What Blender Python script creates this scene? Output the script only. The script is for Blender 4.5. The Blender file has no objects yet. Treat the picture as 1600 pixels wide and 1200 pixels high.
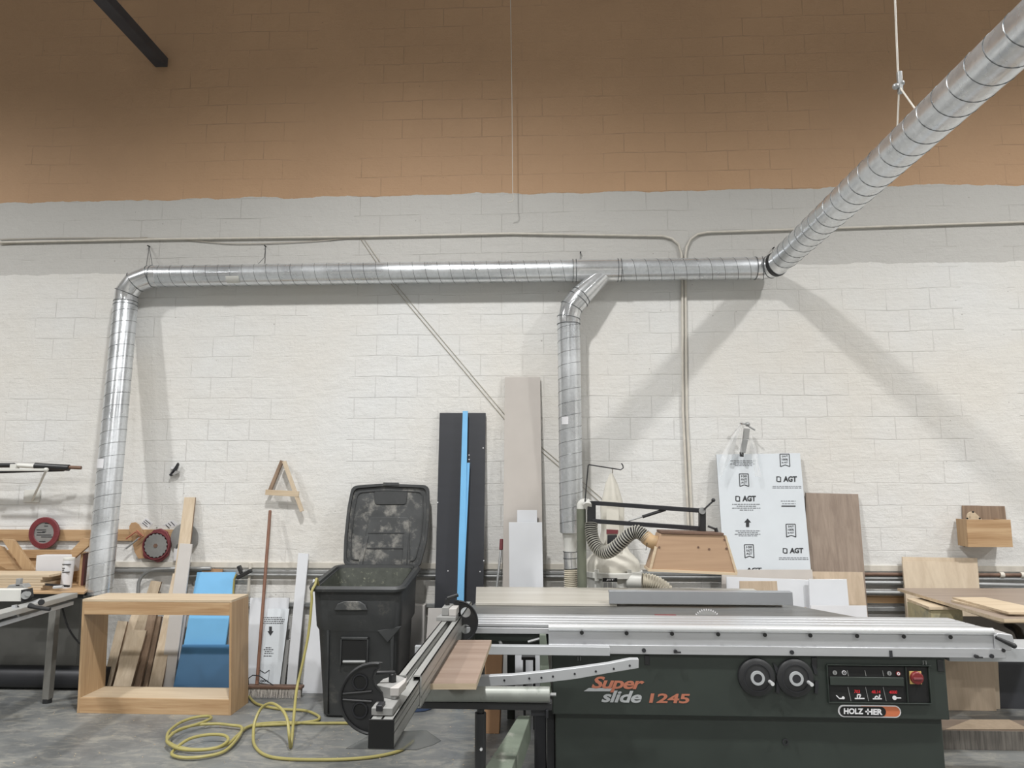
import bpy, bmesh, math, random
from mathutils import Vector, Matrix
random.seed(7)
PI = math.pi
# ---------------------------------------------------------------- camera
F = 1109.0; PITCH = math.radians(8.0); YAW = math.radians(2.6); CAMZ = 1.8; D = 6.7
scene = bpy.context.scene
COL = scene.collection
cam_d = bpy.data.cameras.new('camera'); cam = bpy.data.objects.new('camera', cam_d); COL.objects.link(cam)
cam_d.sensor_width = 36; cam_d.lens = F / 1600 * 36; cam_d.clip_start = .05
cam.location = (0, 0, CAMZ); cam.rotation_euler = (PI / 2 + PITCH, 0, YAW)
scene.camera = cam
# ---------------------------------------------------------------- world, exposure, lamps
w = bpy.data.worlds.new('world'); scene.world = w; w.use_nodes = True
w.node_tree.nodes['Background'].inputs[0].default_value = (.8, .87, 1, 1)
w.node_tree.nodes['Background'].inputs[1].default_value = .3
vs = scene.view_settings
vs.view_transform = 'Standard'; vs.look = 'None'; vs.gamma = 1; vs.use_curve_mapping = False
vs.exposure = 0.0
LAMPS = [(x, y) for y in (2.7, -2.6) for x in (-7.4, -1.2, 5.2, 11.4)]  # wall-side row follows the cast shadows; row behind the camera is added fill
for i, (x, y) in enumerate(LAMPS):
    l = bpy.data.lights.new('high_bay_and_fill_light', 'SPOT'); o = bpy.data.objects.new('high_bay_and_fill_light', l); COL.objects.link(o)
    l.energy = 1380; l.spot_size = math.radians(156); l.spot_blend = 1.0; l.shadow_soft_size = .16
    l.color = (1, .99, .975)
    o.location = (x, y, 7.0)

# ---------------------------------------------------------------- rays through the lens, onto real planes
def ray(px, py):
    u = (px - 800) / F; v = (600 - py) / F
    cp, sp = math.cos(PITCH), math.sin(PITCH)
    f = cp - v * sp; z = sp + v * cp
    c, s = math.cos(YAW), math.sin(YAW)
    return Vector((u * c - f * s, u * s + f * c, z))
CAM = Vector((0, 0, CAMZ))
def P(px, py, Y):
    d = ray(px, py); return CAM + d * (Y / d.y)
def Pz(px, py, z):
    d = ray(px, py); return CAM + d * ((z - CAMZ) / d.z)
def Pp(px, py, pl, off=0):
    p0, n = pl; d = ray(px, py)
    return CAM + d * ((p0 - CAM).dot(n) / d.dot(n)) + n * off
def V(*a): return Vector(a)

# ---------------------------------------------------------------- materials
def lin(c, sat=.86):
    y = .3 * c[0] + .59 * c[1] + .11 * c[2]; c = [y + (v - y) * sat for v in c]
    return tuple(((x / 255) / 12.92 if x / 255 <= .04045 else ((x / 255 + .055) / 1.055) ** 2.4) for x in c) + (1,)
def newmat(name):
    m = bpy.data.materials.new(name); m.use_nodes = True
    nt = m.node_tree; return m, nt, nt.nodes['Principled BSDF']
def nd(nt, t, **k):
    n = nt.nodes.new(t)
    for a, b in k.items(): setattr(n, a, b)
    return n
def coords(nt, scale=(1, 1, 1)):
    tc = nd(nt, 'ShaderNodeTexCoord'); mp = nd(nt, 'ShaderNodeMapping'); mp.inputs['Scale'].default_value = scale
    nt.links.new(tc.outputs['Object'], mp.inputs[0]); return mp.outputs[0]
def noise(nt, co, scale, detail=4, rough=.55, dist=0):
    n = nd(nt, 'ShaderNodeTexNoise'); n.inputs['Scale'].default_value = scale; n.inputs['Detail'].default_value = detail
    n.inputs['Roughness'].default_value = rough; n.inputs['Distortion'].default_value = dist
    nt.links.new(co, n.inputs['Vector']); return n.outputs['Fac']
def ramp(nt, fac, stops):
    r = nd(nt, 'ShaderNodeValToRGB')
    while len(r.color_ramp.elements) < len(stops): r.color_ramp.elements.new(.5)
    for e, (p, c) in zip(r.color_ramp.elements, stops): e.position = p; e.color = c
    nt.links.new(fac, r.inputs[0]); return r.outputs[0]
def mix(nt, fac, a, b, mode='MIX'):
    m = nd(nt, 'ShaderNodeMix', data_type='RGBA', blend_type=mode)
    for s, v in ((0, fac), (6, a), (7, b)):
        if hasattr(v, 'links') or hasattr(v, 'is_linked'): nt.links.new(v, m.inputs[s])
        else: m.inputs[s].default_value = v
    return m.outputs[2]
def math_(nt, op, a, b=None, c=None):
    m = nd(nt, 'ShaderNodeMath', operation=op)
    for i, v in enumerate((a, b, c)):
        if v is None: continue
        if hasattr(v, 'is_linked'): nt.links.new(v, m.inputs[i])
        else: m.inputs[i].default_value = v
    return m.outputs[0]
def bump(nt, bs, h, strength=.2, dist=.01):
    b = nd(nt, 'ShaderNodeBump'); b.inputs['Strength'].default_value = strength; b.inputs['Distance'].default_value = dist
    nt.links.new(h, b.inputs['Height']); nt.links.new(b.outputs[0], bs.inputs['Normal'])
def plain(name, rgb, rough=.5, metal=0, var=.12, scale=6, st=(1, 1, 1), bmp=0, dirt=None):
    m, nt, bs = newmat(name); c = lin(rgb); co = coords(nt, st)
    n = noise(nt, co, scale)
    a = tuple(x * (1 - var) for x in c[:3]) + (1,); b = tuple(min(1, x * (1 + var)) for x in c[:3]) + (1,)
    colr = ramp(nt, n, [(.3, a), (.7, b)])
    if dirt:
        dcol, thr, dsc = dirt
        dn = noise(nt, co, dsc, 8, .7)
        colr = mix(nt, ramp(nt, dn, [(thr, (0, 0, 0, 1)), (min(1, thr + .15), (1, 1, 1, 1))]), colr, lin(dcol))
    nt.links.new(colr, bs.inputs['Base Color'])
    bs.inputs['Roughness'].default_value = rough; bs.inputs['Metallic'].default_value = metal
    if bmp: bump(nt, bs, noise(nt, co, scale * 8), bmp, .004)
    return m
def wood(name, c1, c2, grain='z', rough=.55, sc=1.0, c3=None, bands=0):
    m, nt, bs = newmat(name)
    s = {'x': (1.2, 26, 26), 'y': (26, 1.2, 26), 'z': (26, 26, 1.2)}[grain]
    co = coords(nt, tuple(v * sc for v in s))
    n = noise(nt, co, 1.0, 6, .6, .6); n2 = noise(nt, co, 3.1, 4, .6)
    f = math_(nt, 'ADD', math_(nt, 'MULTIPLY', n, .7), math_(nt, 'MULTIPLY', n2, .3))
    st = [(.36, lin(c2)), (.62, lin(c1))]
    if c3: st = [(.3, lin(c3)), (.45, lin(c2)), (.62, lin(c1))]
    nt.links.new(ramp(nt, f, st), bs.inputs['Base Color'])
    bs.inputs['Roughness'].default_value = rough; bump(nt, bs, f, .08, .003)
    return m
def emis(name, rgb, s):
    m, nt, bs = newmat(name); bs.inputs['Base Color'].default_value = lin(rgb)
    bs.inputs['Emission Color'].default_value = lin(rgb); bs.inputs['Emission Strength'].default_value = s; return m

def wall_mat():
    m, nt, bs = newmat('painted_block')
    tc = nd(nt, 'ShaderNodeTexCoord'); sx = nd(nt, 'ShaderNodeSeparateXYZ'); nt.links.new(tc.outputs['Object'], sx.inputs[0])
    cx = nd(nt, 'ShaderNodeCombineXYZ')
    wob = noise(nt, tc.outputs['Object'], 1.7, 3)
    zz = math_(nt, 'ADD', sx.outputs[2], math_(nt, 'MULTIPLY', wob, .045))
    nt.links.new(sx.outputs[0], cx.inputs[0]); nt.links.new(zz, cx.inputs[1])
    br = nd(nt, 'ShaderNodeTexBrick'); nt.links.new(cx.outputs[0], br.inputs['Vector'])
    br.inputs['Scale'].default_value = 1; br.inputs['Brick Width'].default_value = .405; br.inputs['Row Height'].default_value = .203
    br.inputs['Mortar Size'].default_value = .005; br.inputs['Mortar Smooth'].default_value = .5
    br.inputs['Color1'].default_value = (0, 0, 0, 1); br.inputs['Color2'].default_value = (0, 0, 0, 1); br.inputs['Mortar'].default_value = (1, 1, 1, 1)
    line = br.outputs['Fac']
    # the joints come and go under the paint; none on the poured columns
    patch = noise(nt, tc.outputs['Object'], 1.1, 5, .7)
    vis = ramp(nt, patch, [(.44, (.08, .08, .08, 1)), (.60, (1, 1, 1, 1))])
    rough_n = noise(nt, tc.outputs['Object'], 38, 8, .7)
    fine = noise(nt, tc.outputs['Object'], 170, 4, .7)
    colmask = None
    for x0 in (-5.55, -2.1, 4.15):
        d = math_(nt, 'ABSOLUTE', math_(nt, 'SUBTRACT', sx.outputs[0], x0))
        k = math_(nt, 'LESS_THAN', math_(nt, 'ADD', d, math_(nt, 'MULTIPLY', rough_n, .05)), .24)
        colmask = k if colmask is None else math_(nt, 'MAXIMUM', colmask, k)
    line = math_(nt, 'MULTIPLY', math_(nt, 'MULTIPLY', line, vis), math_(nt, 'SUBTRACT', 1, colmask))
    # paint line with a hand-cut edge
    edge = math_(nt, 'ADD', sx.outputs[2], math_(nt, 'MULTIPLY', noise(nt, tc.outputs['Object'], 3.5, 5), .09))
    brown = math_(nt, 'GREATER_THAN', edge, 4.695)
    large = noise(nt, tc.outputs['Object'], .55, 4)
    lower = ramp(nt, large, [(.35, lin((220, 216, 208))), (.65, lin((223, 224, 223)))])
    upper = ramp(nt, large, [(.35, lin((188, 148, 110))), (.65, lin((200, 158, 118)))])
    band = math_(nt, 'GREATER_THAN', edge, 3.93)   # weaker light high on the wall, painted in as a greyer band
    lower = mix(nt, band, lower, lin((196, 194, 189)))
    base = mix(nt, brown, lower, upper)
    base = mix(nt, math_(nt, 'MULTIPLY', line, math_(nt, 'ADD', .13, math_(nt, 'MULTIPLY', brown, .12))), base, lin((120, 108, 95)))
    vor = nd(nt, 'ShaderNodeTexVoronoi', feature='F1'); vor.inputs['Scale'].default_value = 6.5; nt.links.new(tc.outputs['Object'], vor.inputs['Vector'])
    chip = math_(nt, 'LESS_THAN', math_(nt, 'ADD', vor.outputs['Distance'], math_(nt, 'MULTIPLY', rough_n, .12)), .088)
    chip = math_(nt, 'MULTIPLY', chip, math_(nt, 'GREATER_THAN', patch, .47))
    pit = math_(nt, 'MULTIPLY', ramp(nt, rough_n, [(.70, (0, 0, 0, 1)), (.74, (1, 1, 1, 1))]), ramp(nt, patch, [(.5, (0, 0, 0, 1)), (.6, (1, 1, 1, 1))]))
    base = mix(nt, math_(nt, 'MULTIPLY', math_(nt, 'MAXIMUM', chip, pit), .55), base, lin((98, 84, 72)))
    nt.links.new(base, bs.inputs['Base Color'])
    bs.inputs['Roughness'].default_value = .62
    h = math_(nt, 'SUBTRACT', math_(nt, 'ADD', math_(nt, 'MULTIPLY', rough_n, .45), math_(nt, 'MULTIPLY', fine, .2)), math_(nt, 'ADD', math_(nt, 'MULTIPLY', line, .38), math_(nt, 'MULTIPLY', chip, .8)))
    lump = noise(nt, tc.outputs['Object'], 7, 3)
    h = math_(nt, 'ADD', h, math_(nt, 'MULTIPLY', lump, 1.1))
    wr = noise(nt, coords(nt, (2.2, 1, 17)), 1.6, 5, .65, .8)   # drips and wrinkles of the thick paint run sideways
    h = math_(nt, 'ADD', h, math_(nt, 'MULTIPLY', wr, .4))
    bump(nt, bs, h, .75, .012)
    return m
def floor_mat():
    m, nt, bs = newmat('worn_concrete'); co = coords(nt)
    a = noise(nt, co, 1.3, 8, .7, .4); co2 = coords(nt, (1, 2.2, 1)); b = noise(nt, co2, 5, 10, .75, .8)
    c = noise(nt, co, 60, 4, .7)
    base = ramp(nt, a, [(.35, lin((98, 101, 102))), (.65, lin((124, 126, 124)))])
    base = mix(nt, ramp(nt, b, [(.48, (0, 0, 0, 1)), (.62, (.6, .6, .6, 1))]), base, lin((156, 153, 142)))
    base = mix(nt, ramp(nt, c, [(.68, (0, 0, 0, 1)), (.74, (.7, .7, .7, 1))]), base, lin((205, 200, 190)))
    base = mix(nt, ramp(nt, noise(nt, co, 2.4, 6, .7), [(.6, (0, 0, 0, 1)), (.7, (.5, .5, .5, 1))]), base, lin((84, 86, 88)))
    nt.links.new(base, bs.inputs['Base Color'])
    nt.links.new(ramp(nt, a, [(.3, (.32, .32, .32, 1)), (.7, (.55, .55, .55, 1))]), bs.inputs['Roughness'])
    bump(nt, bs, b, .12, .004); return m
def galv(name, rgb=(205, 210, 214), st=(1, 1, 1), rough=.3):
    m, nt, bs = newmat(name); co = coords(nt)
    v = nd(nt, 'ShaderNodeTexVoronoi'); v.inputs['Scale'].default_value = 45; nt.links.new(co, v.inputs['Vector'])
    n = noise(nt, co, 3, 4); c = lin(rgb)
    f = math_(nt, 'ADD', math_(nt, 'MULTIPLY', v.outputs['Color'], .25), math_(nt, 'MULTIPLY', n, .75))
    a = tuple(x * .8 for x in c[:3]) + (1,)
    nt.links.new(ramp(nt, f, [(.3, a), (.65, c)]), bs.inputs['Base Color'])
    bs.inputs['Metallic'].default_value = .8
    nt.links.new(ramp(nt, n, [(.3, (rough - .05,) * 3 + (1,)), (.7, (rough + .1,) * 3 + (1,))]), bs.inputs['Roughness'])
    return m
M = {}
M['wall'] = wall_mat(); M['floor'] = floor_mat()
M['ceil'] = plain('ceiling_paint', (218, 220, 224), .8); M['side'] = plain('side_wall_paint', (205, 203, 198), .8)
M['galv'] = galv('galvanised_steel', (228, 232, 236), rough=.27); M['galv2'] = galv('bright_galvanised', (240, 242, 244), rough=.18)
M['seam'] = plain('seam_steel', (118, 122, 124), .4, .8)
M['alu'] = plain('aluminium', (188, 190, 193), .38, .5, .05, 3, (1, 20, 20))
M['alu_y'] = plain('aluminium_profile', (186, 187, 184), .42, .55, .05, 3, (20, 1, 20))
M['aluw'] = plain('pale_aluminium', (184, 187, 190), .45, .35, .05, 3)
M['chrome'] = plain('chrome', (238, 240, 242), .2, .55, .02)
M['iron'] = plain('cast_iron', (128, 128, 126), .42, .6, .15, 4, (1, 6, 1), dirt=((165, 160, 150), .6, 5))
M['green'] = plain('dark_green_enamel', (45, 53, 48), .42, 0, .1, 3, dirt=((96, 104, 84), .68, 4))
M['green2'] = plain('pale_green_dusty', (104, 114, 100), .6, 0, .15, 6, dirt=((140, 143, 132), .55, 9))
M['rollerm'] = plain('worn_roller_zinc', (138, 142, 136), .45, .3, .15, 6, dirt=((100, 106, 98), .55, 9))
M['fence'] = plain('dull_aluminium_fence', (152, 155, 159), .4, .4, .05, 3)
M['post'] = plain('sage_green_paint', (104, 109, 93), .5, 0, .12, 5, dirt=((150, 152, 132), .6, 7))
M['black'] = plain('black_plastic', (38, 39, 41), .42, 0, .1)
M['blackm'] = plain('black_metal', (48, 49, 53), .45, .3, .12)
M['deep'] = plain('deep_black', (14, 15, 16), .6)
M['bin'] = plain('bin_plastic', (55, 57, 58), .5, 0, .2, 5, bmp=.2, dirt=((88, 87, 82), .58, 6))
M['bindirty'] = plain('dusty_bin_plastic', (66, 68, 69), .45, 0, .25, 5, dirt=((136, 134, 128), .5, 7))
M['bindust'] = plain('sawdust_speckled_plastic', (70, 74, 66), .6, 0, .2, 20, dirt=((150, 150, 128), .58, 30))
M['ply'] = wood('plywood', (196, 162, 120), (176, 138, 96), 'x', .5, c3=(158, 120, 80))
M['plyz'] = wood('plywood_upright', (190, 156, 114), (168, 132, 92), 'z', .5)
M['plyl'] = wood('pale_plywood', (208, 188, 158), (190, 166, 134), 'x', .55)
M['pine'] = wood('pale_pine', (214, 195, 168), (196, 174, 144), 'z', .55)
M['pinel'] = wood('pale_birch_sheet', (206, 188, 162), (190, 170, 144), 'z', .55, .6)
M['walnut'] = wood('brown_board_edge', (158, 132, 108), (128, 104, 84), 'z', .55)
M['taupe'] = wood('taupe_laminate', (160, 142, 126), (138, 120, 106), 'z', .5, .8)
M['taupex'] = wood('taupe_laminate_flat', (158, 140, 124), (136, 118, 104), 'x', .45, .8)
M['pink'] = wood('rosy_oak_laminate', (160, 138, 122), (138, 114, 98), 'x', .5, .7)
M['oakl'] = wood('pale_oak_laminate', (200, 178, 152), (184, 162, 136), 'z', .5, .8)
M['stripe'] = wood('striped_dark_laminate', (128, 122, 114), (78, 74, 70), 'z', .55, 1.6)
M['ext'] = wood('worn_table_laminate', (196, 192, 182), (176, 170, 158), 'x', .35, .45)
M['white'] = plain('white_laminate', (214, 217, 222), .22, 0, .02)
M['whitef'] = plain('white_film', (212, 219, 225), .28, 0, .02)
M['whitep'] = plain('white_card', (216, 216, 219), .6, 0, .03)
M['greyb'] = plain('light_grey_laminate', (196, 192, 188), .42, 0, .03)
M['greige'] = plain('greige_laminate', (188, 181, 174), .42, 0, .03)
M['greyd'] = plain('grey_board', (150, 150, 148), .5, 0, .05)
M['char'] = plain('charcoal_laminate', (52, 54, 60), .4, 0, .06, 2, (1, 1, 8))
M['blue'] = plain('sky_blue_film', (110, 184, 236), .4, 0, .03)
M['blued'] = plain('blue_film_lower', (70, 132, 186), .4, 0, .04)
M['cream'] = plain('cream_painted_pipe', (208, 202, 190), .5, 0, .1, 9, dirt=((150, 120, 90), .68, 10))
M['steel'] = plain('grey_steel_pipe', (160, 162, 162), .42, .5, .12, 5)
M['rust'] = plain('rusty_steel', (120, 92, 76), .6, .3, .25, 8)
M['red'] = plain('dusty_red_plastic', (128, 58, 64), .5, 0, .12, 8)
M['redb'] = plain('dark_red', (132, 38, 40), .4)
M['yellow'] = plain('switch_yellow', (205, 172, 96), .5)
M['hose'] = plain('yellow_hose', (160, 150, 84), .42, 0, .1, 5, dirt=((120, 112, 62), .62, 20))
M['blade'] = plain('blade_steel', (150, 151, 150), .4, .35, .15, 9, dirt=((100, 82, 70), .62, 12))
M['orange'] = plain('plaque_orange', (200, 104, 62), .5, 0, .03)
M['logoor'] = plain('logo_orange', (176, 102, 76), .55, 0, .06)
M['silver'] = plain('logo_silver', (166, 170, 172), .5, 0, .04)
M['ink'] = plain('print_ink', (44, 46, 50), .6, 0, .03)
M['inkl'] = plain('print_ink_grey', (120, 124, 130), .6, 0, .03)
M['bag'] = plain('filter_cloth', (206, 202, 190), .85, 0, .06, 4, bmp=.3)
M['jetw'] = plain('off_white_enamel', (214, 214, 208), .45, 0, .05, 4)
M['tan'] = plain('hardboard_tan', (178, 140, 100), .6, 0, .1, 8)
M['hood'] = wood('hood_plywood', (184, 150, 118), (170, 136, 106), 'x', .5, .6)
M['sock'] = plain('tan_flex_boot', (180, 148, 106), .6, 0, .08)
M['broomw'] = wood('broom_handle_wood', (140, 98, 76), (120, 80, 62), 'z', .5)
M['bristle'] = plain('bristle_fibre', (188, 182, 174), .8, 0, .25, 60)
M['card'] = plain('brown_board_end', (160, 118, 80), .7, 0, .08)
M['cable'] = plain('old_cable', (176, 168, 154), .6, 0, .08)
M['hosew'] = plain('dust_hose_cream', (206, 198, 178), .5, 0, .08)
M['hoseg'] = plain('dust_hose_grey', (158, 156, 146), .45, 0, .1)
M['plastic'] = plain('blue_plastic', (70, 90, 128), .4)
M['led'] = emis('led_red', (200, 30, 40), .35)
M['film'] = None
def clear_mat():
    m, nt, bs = newmat('clear_film'); bs.inputs['Base Color'].default_value = (.9, .92, .93, 1)
    bs.inputs['Alpha'].default_value = .3; bs.inputs['Roughness'].default_value = .15; return m
M['film'] = clear_mat()
M['acry'] = clear_mat(); M['acry'].name = 'smoky_acrylic'; M['acry'].node_tree.nodes['Principled BSDF'].inputs['Base Color'].default_value = (.06, .065, .065, 1)
M['acry'].node_tree.nodes['Principled BSDF'].inputs['Alpha'].default_value = .55

# ---------------------------------------------------------------- mesh builder
ORG = {}
class MB:
    def __init__(s): s.v = []; s.f = []; s.m = []; s.cur = 0
    def add(s, vs, fs):
        b = len(s.v); s.v += [Vector(v) for v in vs]
        for f in fs: s.f.append([b + i for i in f]); s.m.append(s.cur)
        return s
    def box(s, a, b):
        x0, y0, z0 = [min(p, q) for p, q in zip(a, b)]; x1, y1, z1 = [max(p, q) for p, q in zip(a, b)]
        return s.add([(x0, y0, z0), (x1, y0, z0), (x1, y1, z0), (x0, y1, z0), (x0, y0, z1), (x1, y0, z1), (x1, y1, z1), (x0, y1, z1)],
                     [(0, 3, 2, 1), (4, 5, 6, 7), (0, 1, 5, 4), (1, 2, 6, 5), (2, 3, 7, 6), (3, 0, 4, 7)])
    def prism(s, pts, off):
        """closed polygon pts swept by the vector off"""
        pts = [Vector(p) for p in pts]; off = Vector(off); n = len(pts)
        nrm = Vector((0, 0, 0))
        for i in range(n): nrm += (pts[i]).cross(pts[(i + 1) % n])
        if nrm.dot(off) > 0: pts = pts[::-1]
        return s.add(pts + [p + off for p in pts],
                     [tuple(range(n)), tuple(range(2 * n - 1, n - 1, -1))] + [((i + 1) % n, i, n + i, n + (i + 1) % n) for i in range(n)])
    def beam(s, a, b, w, h, up=(0, 0, 1)):
        a, b = Vector(a), Vector(b); d = (b - a).normalized(); up = Vector(up)
        sd = d.cross(up); sd = (sd if sd.length > 1e-4 else d.cross(Vector((0, 1, 0)))).normalized(); u = sd.cross(d).normalized()
        q = [a + sd * (i * w / 2) + u * (j * h / 2) for i, j in ((-1, -1), (1, -1), (1, 1), (-1, 1))]
        return s.prism(q, b - a)
    def tube(s, pts, r, n=12, cap=True):
        pts = [Vector(p) for p in pts]; N = len(pts); rs = r if isinstance(r, (list, tuple)) else [r] * N
        t0 = (pts[1] - pts[0]).normalized(); ref = Vector((0, 0, 1)) if abs(t0.z) < .9 else Vector((0, 1, 0))
        u = t0.cross(ref).normalized(); vs = []; b = []
        for i, p in enumerate(pts):
            t = ((pts[min(i + 1, N - 1)] - pts[max(i - 1, 0)])); t = t.normalized() if t.length > 1e-9 else t0
            u = (u - t * u.dot(t)); u = u.normalized() if u.length > 1e-6 else t.orthogonal().normalized(); vv = t.cross(u)
            for k in range(n):
                a = 2 * PI * k / n; vs.append(p + (u * math.cos(a) + vv * math.sin(a)) * rs[i])
        fs = [(i * n + k, i * n + (k + 1) % n, (i + 1) * n + (k + 1) % n, (i + 1) * n + k) for i in range(N - 1) for k in range(n)]
        if cap: fs += [tuple(range(n - 1, -1, -1)), tuple((N - 1) * n + k for k in range(n))]
        return s.add(vs, fs)
    def loft(s, rings, cap0=True, cap1=True):
        n = len(rings[0]); vs = [p for r in rings for p in r]
        fs = [(i * n + k, i * n + (k + 1) % n, (i + 1) * n + (k + 1) % n, (i + 1) * n + k) for i in range(len(rings) - 1) for k in range(n)]
        if cap0: fs.append(tuple(range(n - 1, -1, -1)))
        if cap1: fs.append(tuple((len(rings) - 1) * n + k for k in range(n)))
        return s.add(vs, fs)
    def disc(s, c, r, ax, t, n=32):
        ax = Vector(ax).normalized(); c = Vector(c); return s.tube([c, c + ax * t], r, n)
    def ring(s, c, r0, r1, ax, t, n=40):
        """flat ring, inner radius r0, outer r1"""
        ax = Vector(ax).normalized(); c = Vector(c); u = ax.orthogonal().normalized(); v = ax.cross(u)
        R = []
        for (r, h) in ((r0, 0), (r1, 0), (r1, t), (r0, t), (r0, 0)):
            R.append([c + ax * h + (u * math.cos(2 * PI * k / n) + v * math.sin(2 * PI * k / n)) * r for k in range(n)])
        return s.loft(R, False, False)
    def ball(s, c, r, n=12, sq=(1, 1, 1)):
        c = Vector(c); rings = []
        for i in range(1, n):
            a = PI * i / n
            rings.append([c + Vector((math.sin(a) * math.cos(2 * PI * k / (2 * n)) * r * sq[0], math.sin(a) * math.sin(2 * PI * k / (2 * n)) * r * sq[1], -math.cos(a) * r * sq[2])) for k in range(2 * n)])
        return s.loft(rings)
    def build(s, name, mat, parent=None, bevel=0, smooth=35):
        vs = s.v
        if parent is None:
            xs = [v.x for v in vs]; ys = [v.y for v in vs]; zs = [v.z for v in vs]
            o = Vector(((min(xs) + max(xs)) / 2, (min(ys) + max(ys)) / 2, min(zs)))
        else: o = ORG[parent.name]
        me = bpy.data.meshes.new(name); me.from_pydata([tuple(v - o) for v in vs], [], s.f)
        mats = mat if isinstance(mat, (list, tuple)) else [mat]
        for m in mats: me.materials.append(m)
        for p, mi in zip(me.polygons, s.m): p.material_index = mi
        bm = bmesh.new(); bm.from_mesh(me); bmesh.ops.recalc_face_normals(bm, faces=bm.faces[:]); bm.to_mesh(me); bm.free()
        if smooth:
            for p in me.polygons: p.use_smooth = True
            me.set_sharp_from_angle(angle=math.radians(smooth))
        ob = bpy.data.objects.new(name, me); COL.objects.link(ob)
        if parent is None: ob.location = o
        else: ob.parent = parent
        ORG[ob.name] = o
        if bevel:
            b = ob.modifiers.new('bevel', 'BEVEL'); b.width = bevel; b.segments = 2; b.limit_method = 'ANGLE'; b.angle_limit = math.radians(40)
        return ob
def tag(o, label, cat, group=None):
    o['label'] = label; o['category'] = cat
    if group: o['group'] = group
    return o
def thing(name, label, cat, loc, group=None):
    o = bpy.data.objects.new(name, None); COL.objects.link(o); o.location = loc; ORG[o.name] = Vector(loc); o.empty_display_size = .1
    return tag(o, label, cat, group)
def struct(name, mb, mat, **k):
    o = mb.build(name, mat, **k); o['kind'] = 'structure'; return o
def slab(pts, Y, t):
    """outline read at the plane y=Y, thickness t towards the wall"""
    return MB().prism([P(x, y, Y) for x, y in pts], (0, t, 0))
def smoothpath(pts, k=8):
    pts = [Vector(p) for p in pts]; out = []
    for i in range(len(pts) - 1):
        p0 = pts[max(i - 1, 0)]; p1 = pts[i]; p2 = pts[i + 1]; p3 = pts[min(i + 2, len(pts) - 1)]
        for j in range(k):
            t = j / k
            out.append(.5 * ((2 * p1) + (p2 - p0) * t + (2 * p0 - 5 * p1 + 4 * p2 - p3) * t * t + (3 * p1 - p0 - 3 * p2 + p3) * t ** 3))
    out.append(pts[-1]); return out
def lean_plane(ytop_px, Yt, Yb):
    """plane of a board standing at y=Yb on the floor whose top edge (pixel) rests at y=Yt"""
    T = P(ytop_px[0], ytop_px[1], Yt); B = V(T.x, Yb, 0)
    up = (T - B).normalized(); n = V(1, 0, 0).cross(up).normalized()
    if n.y > 0: n = -n
    return (T, n), up
def board(name, mat, q, Yt, Yb, t, label, cat='board', group=None, tofloor=True, edge=None):
    """leaning board: q = TL, TR, BR, BL pixels, all cast on its own leaning plane"""
    pl, up = lean_plane(q[0], Yt, Yb)
    tl, tr, br, bl = [Pp(x, y, pl) for x, y in q]
    if tofloor:
        def dn(a, b): 
            k = (a.z - .001) / max(.01, a.z - b.z); return a + (b - a) * k
        bl, br = dn(tl, bl), dn(tr, br)
    mb = MB().prism([tl, tr, br, bl], -pl[1] * t)
    if edge:
        for i in range(len(mb.m)): mb.m[i] = 0 if i < 2 else 1
        mat = [mat, edge]
    o = mb.build(name, mat, bevel=.001, smooth=0); tag(o, label, cat, group)
    o_pl = (pl[0] , pl[1]); return o, o_pl
def text_mesh(s, bold=.0, shear=0, space=1.0):
    c = bpy.data.curves.new('t', 'FONT'); c.body = s; c.offset = bold; c.shear = shear; c.space_character = space; c.resolution_u = 3
    o = bpy.data.objects.new('t', c); COL.objects.link(o); bpy.context.view_layer.update()
    me = bpy.data.meshes.new_from_object(o.evaluated_get(bpy.context.evaluated_depsgraph_get()))
    vs = [v.co.copy() for v in me.vertices]; fs = [tuple(p.vertices) for p in me.polygons]
    bpy.data.objects.remove(o); bpy.data.curves.remove(c); bpy.data.meshes.remove(me)
    return vs, fs
def text_into(mb, s, TL, TR, BL, lift=V(0, -.0015, 0), bold=.02, shear=0, space=1.0):
    vs, fs = text_mesh(s, bold, shear, space)
    xs = [v.x for v in vs]; ys = [v.y for v in vs]; x0, x1, y0, y1 = min(xs), max(xs), min(ys), max(ys)
    mb.add([BL + (TR - TL) * ((v.x - x0) / (x1 - x0)) + (TL - BL) * ((v.y - y0) / (y1 - y0)) + lift for v in vs], fs); return mb
def grid_plane(pl, x0, y0, x1, y1, off=.002):
    f = lambda x, y: Pp(x, y, pl, off)
    return f(x0, y0), f(x1, y0), f(x0, y1)

# ================================================================= THE ROOM
struct('wall_back', MB().box((-14, D, 0), (14, D + .3, 7.8)), M['wall'])
struct('floor', MB().box((-14, -8, -.1), (14, D, 0)), M['floor'])
struct('ceiling', MB().box((-14, -8, 7.8), (14, D + .3, 8)), M['ceil'])
struct('wall_left', MB().box((-14.2, -8, 0), (-14, D, 7.8)), M['side'])
struct('wall_right', MB().box((14, -8, 0), (14.2, D, 7.8)), M['side'])
struct('wall_front', MB().box((-14, -8.2, 0), (14, -8, 7.8)), M['side'])
bm_ = P(262, 105, D)
o = MB().box((bm_.x - .13, -8, bm_.z), (bm_.x, D, bm_.z + .1)).build('roof_beam', plain('grey_blue_steel', (66, 70, 78), .5, .2), bevel=.005)
tag(o, 'dark steel beam running out from the brown wall at the top left', 'beam')

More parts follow.
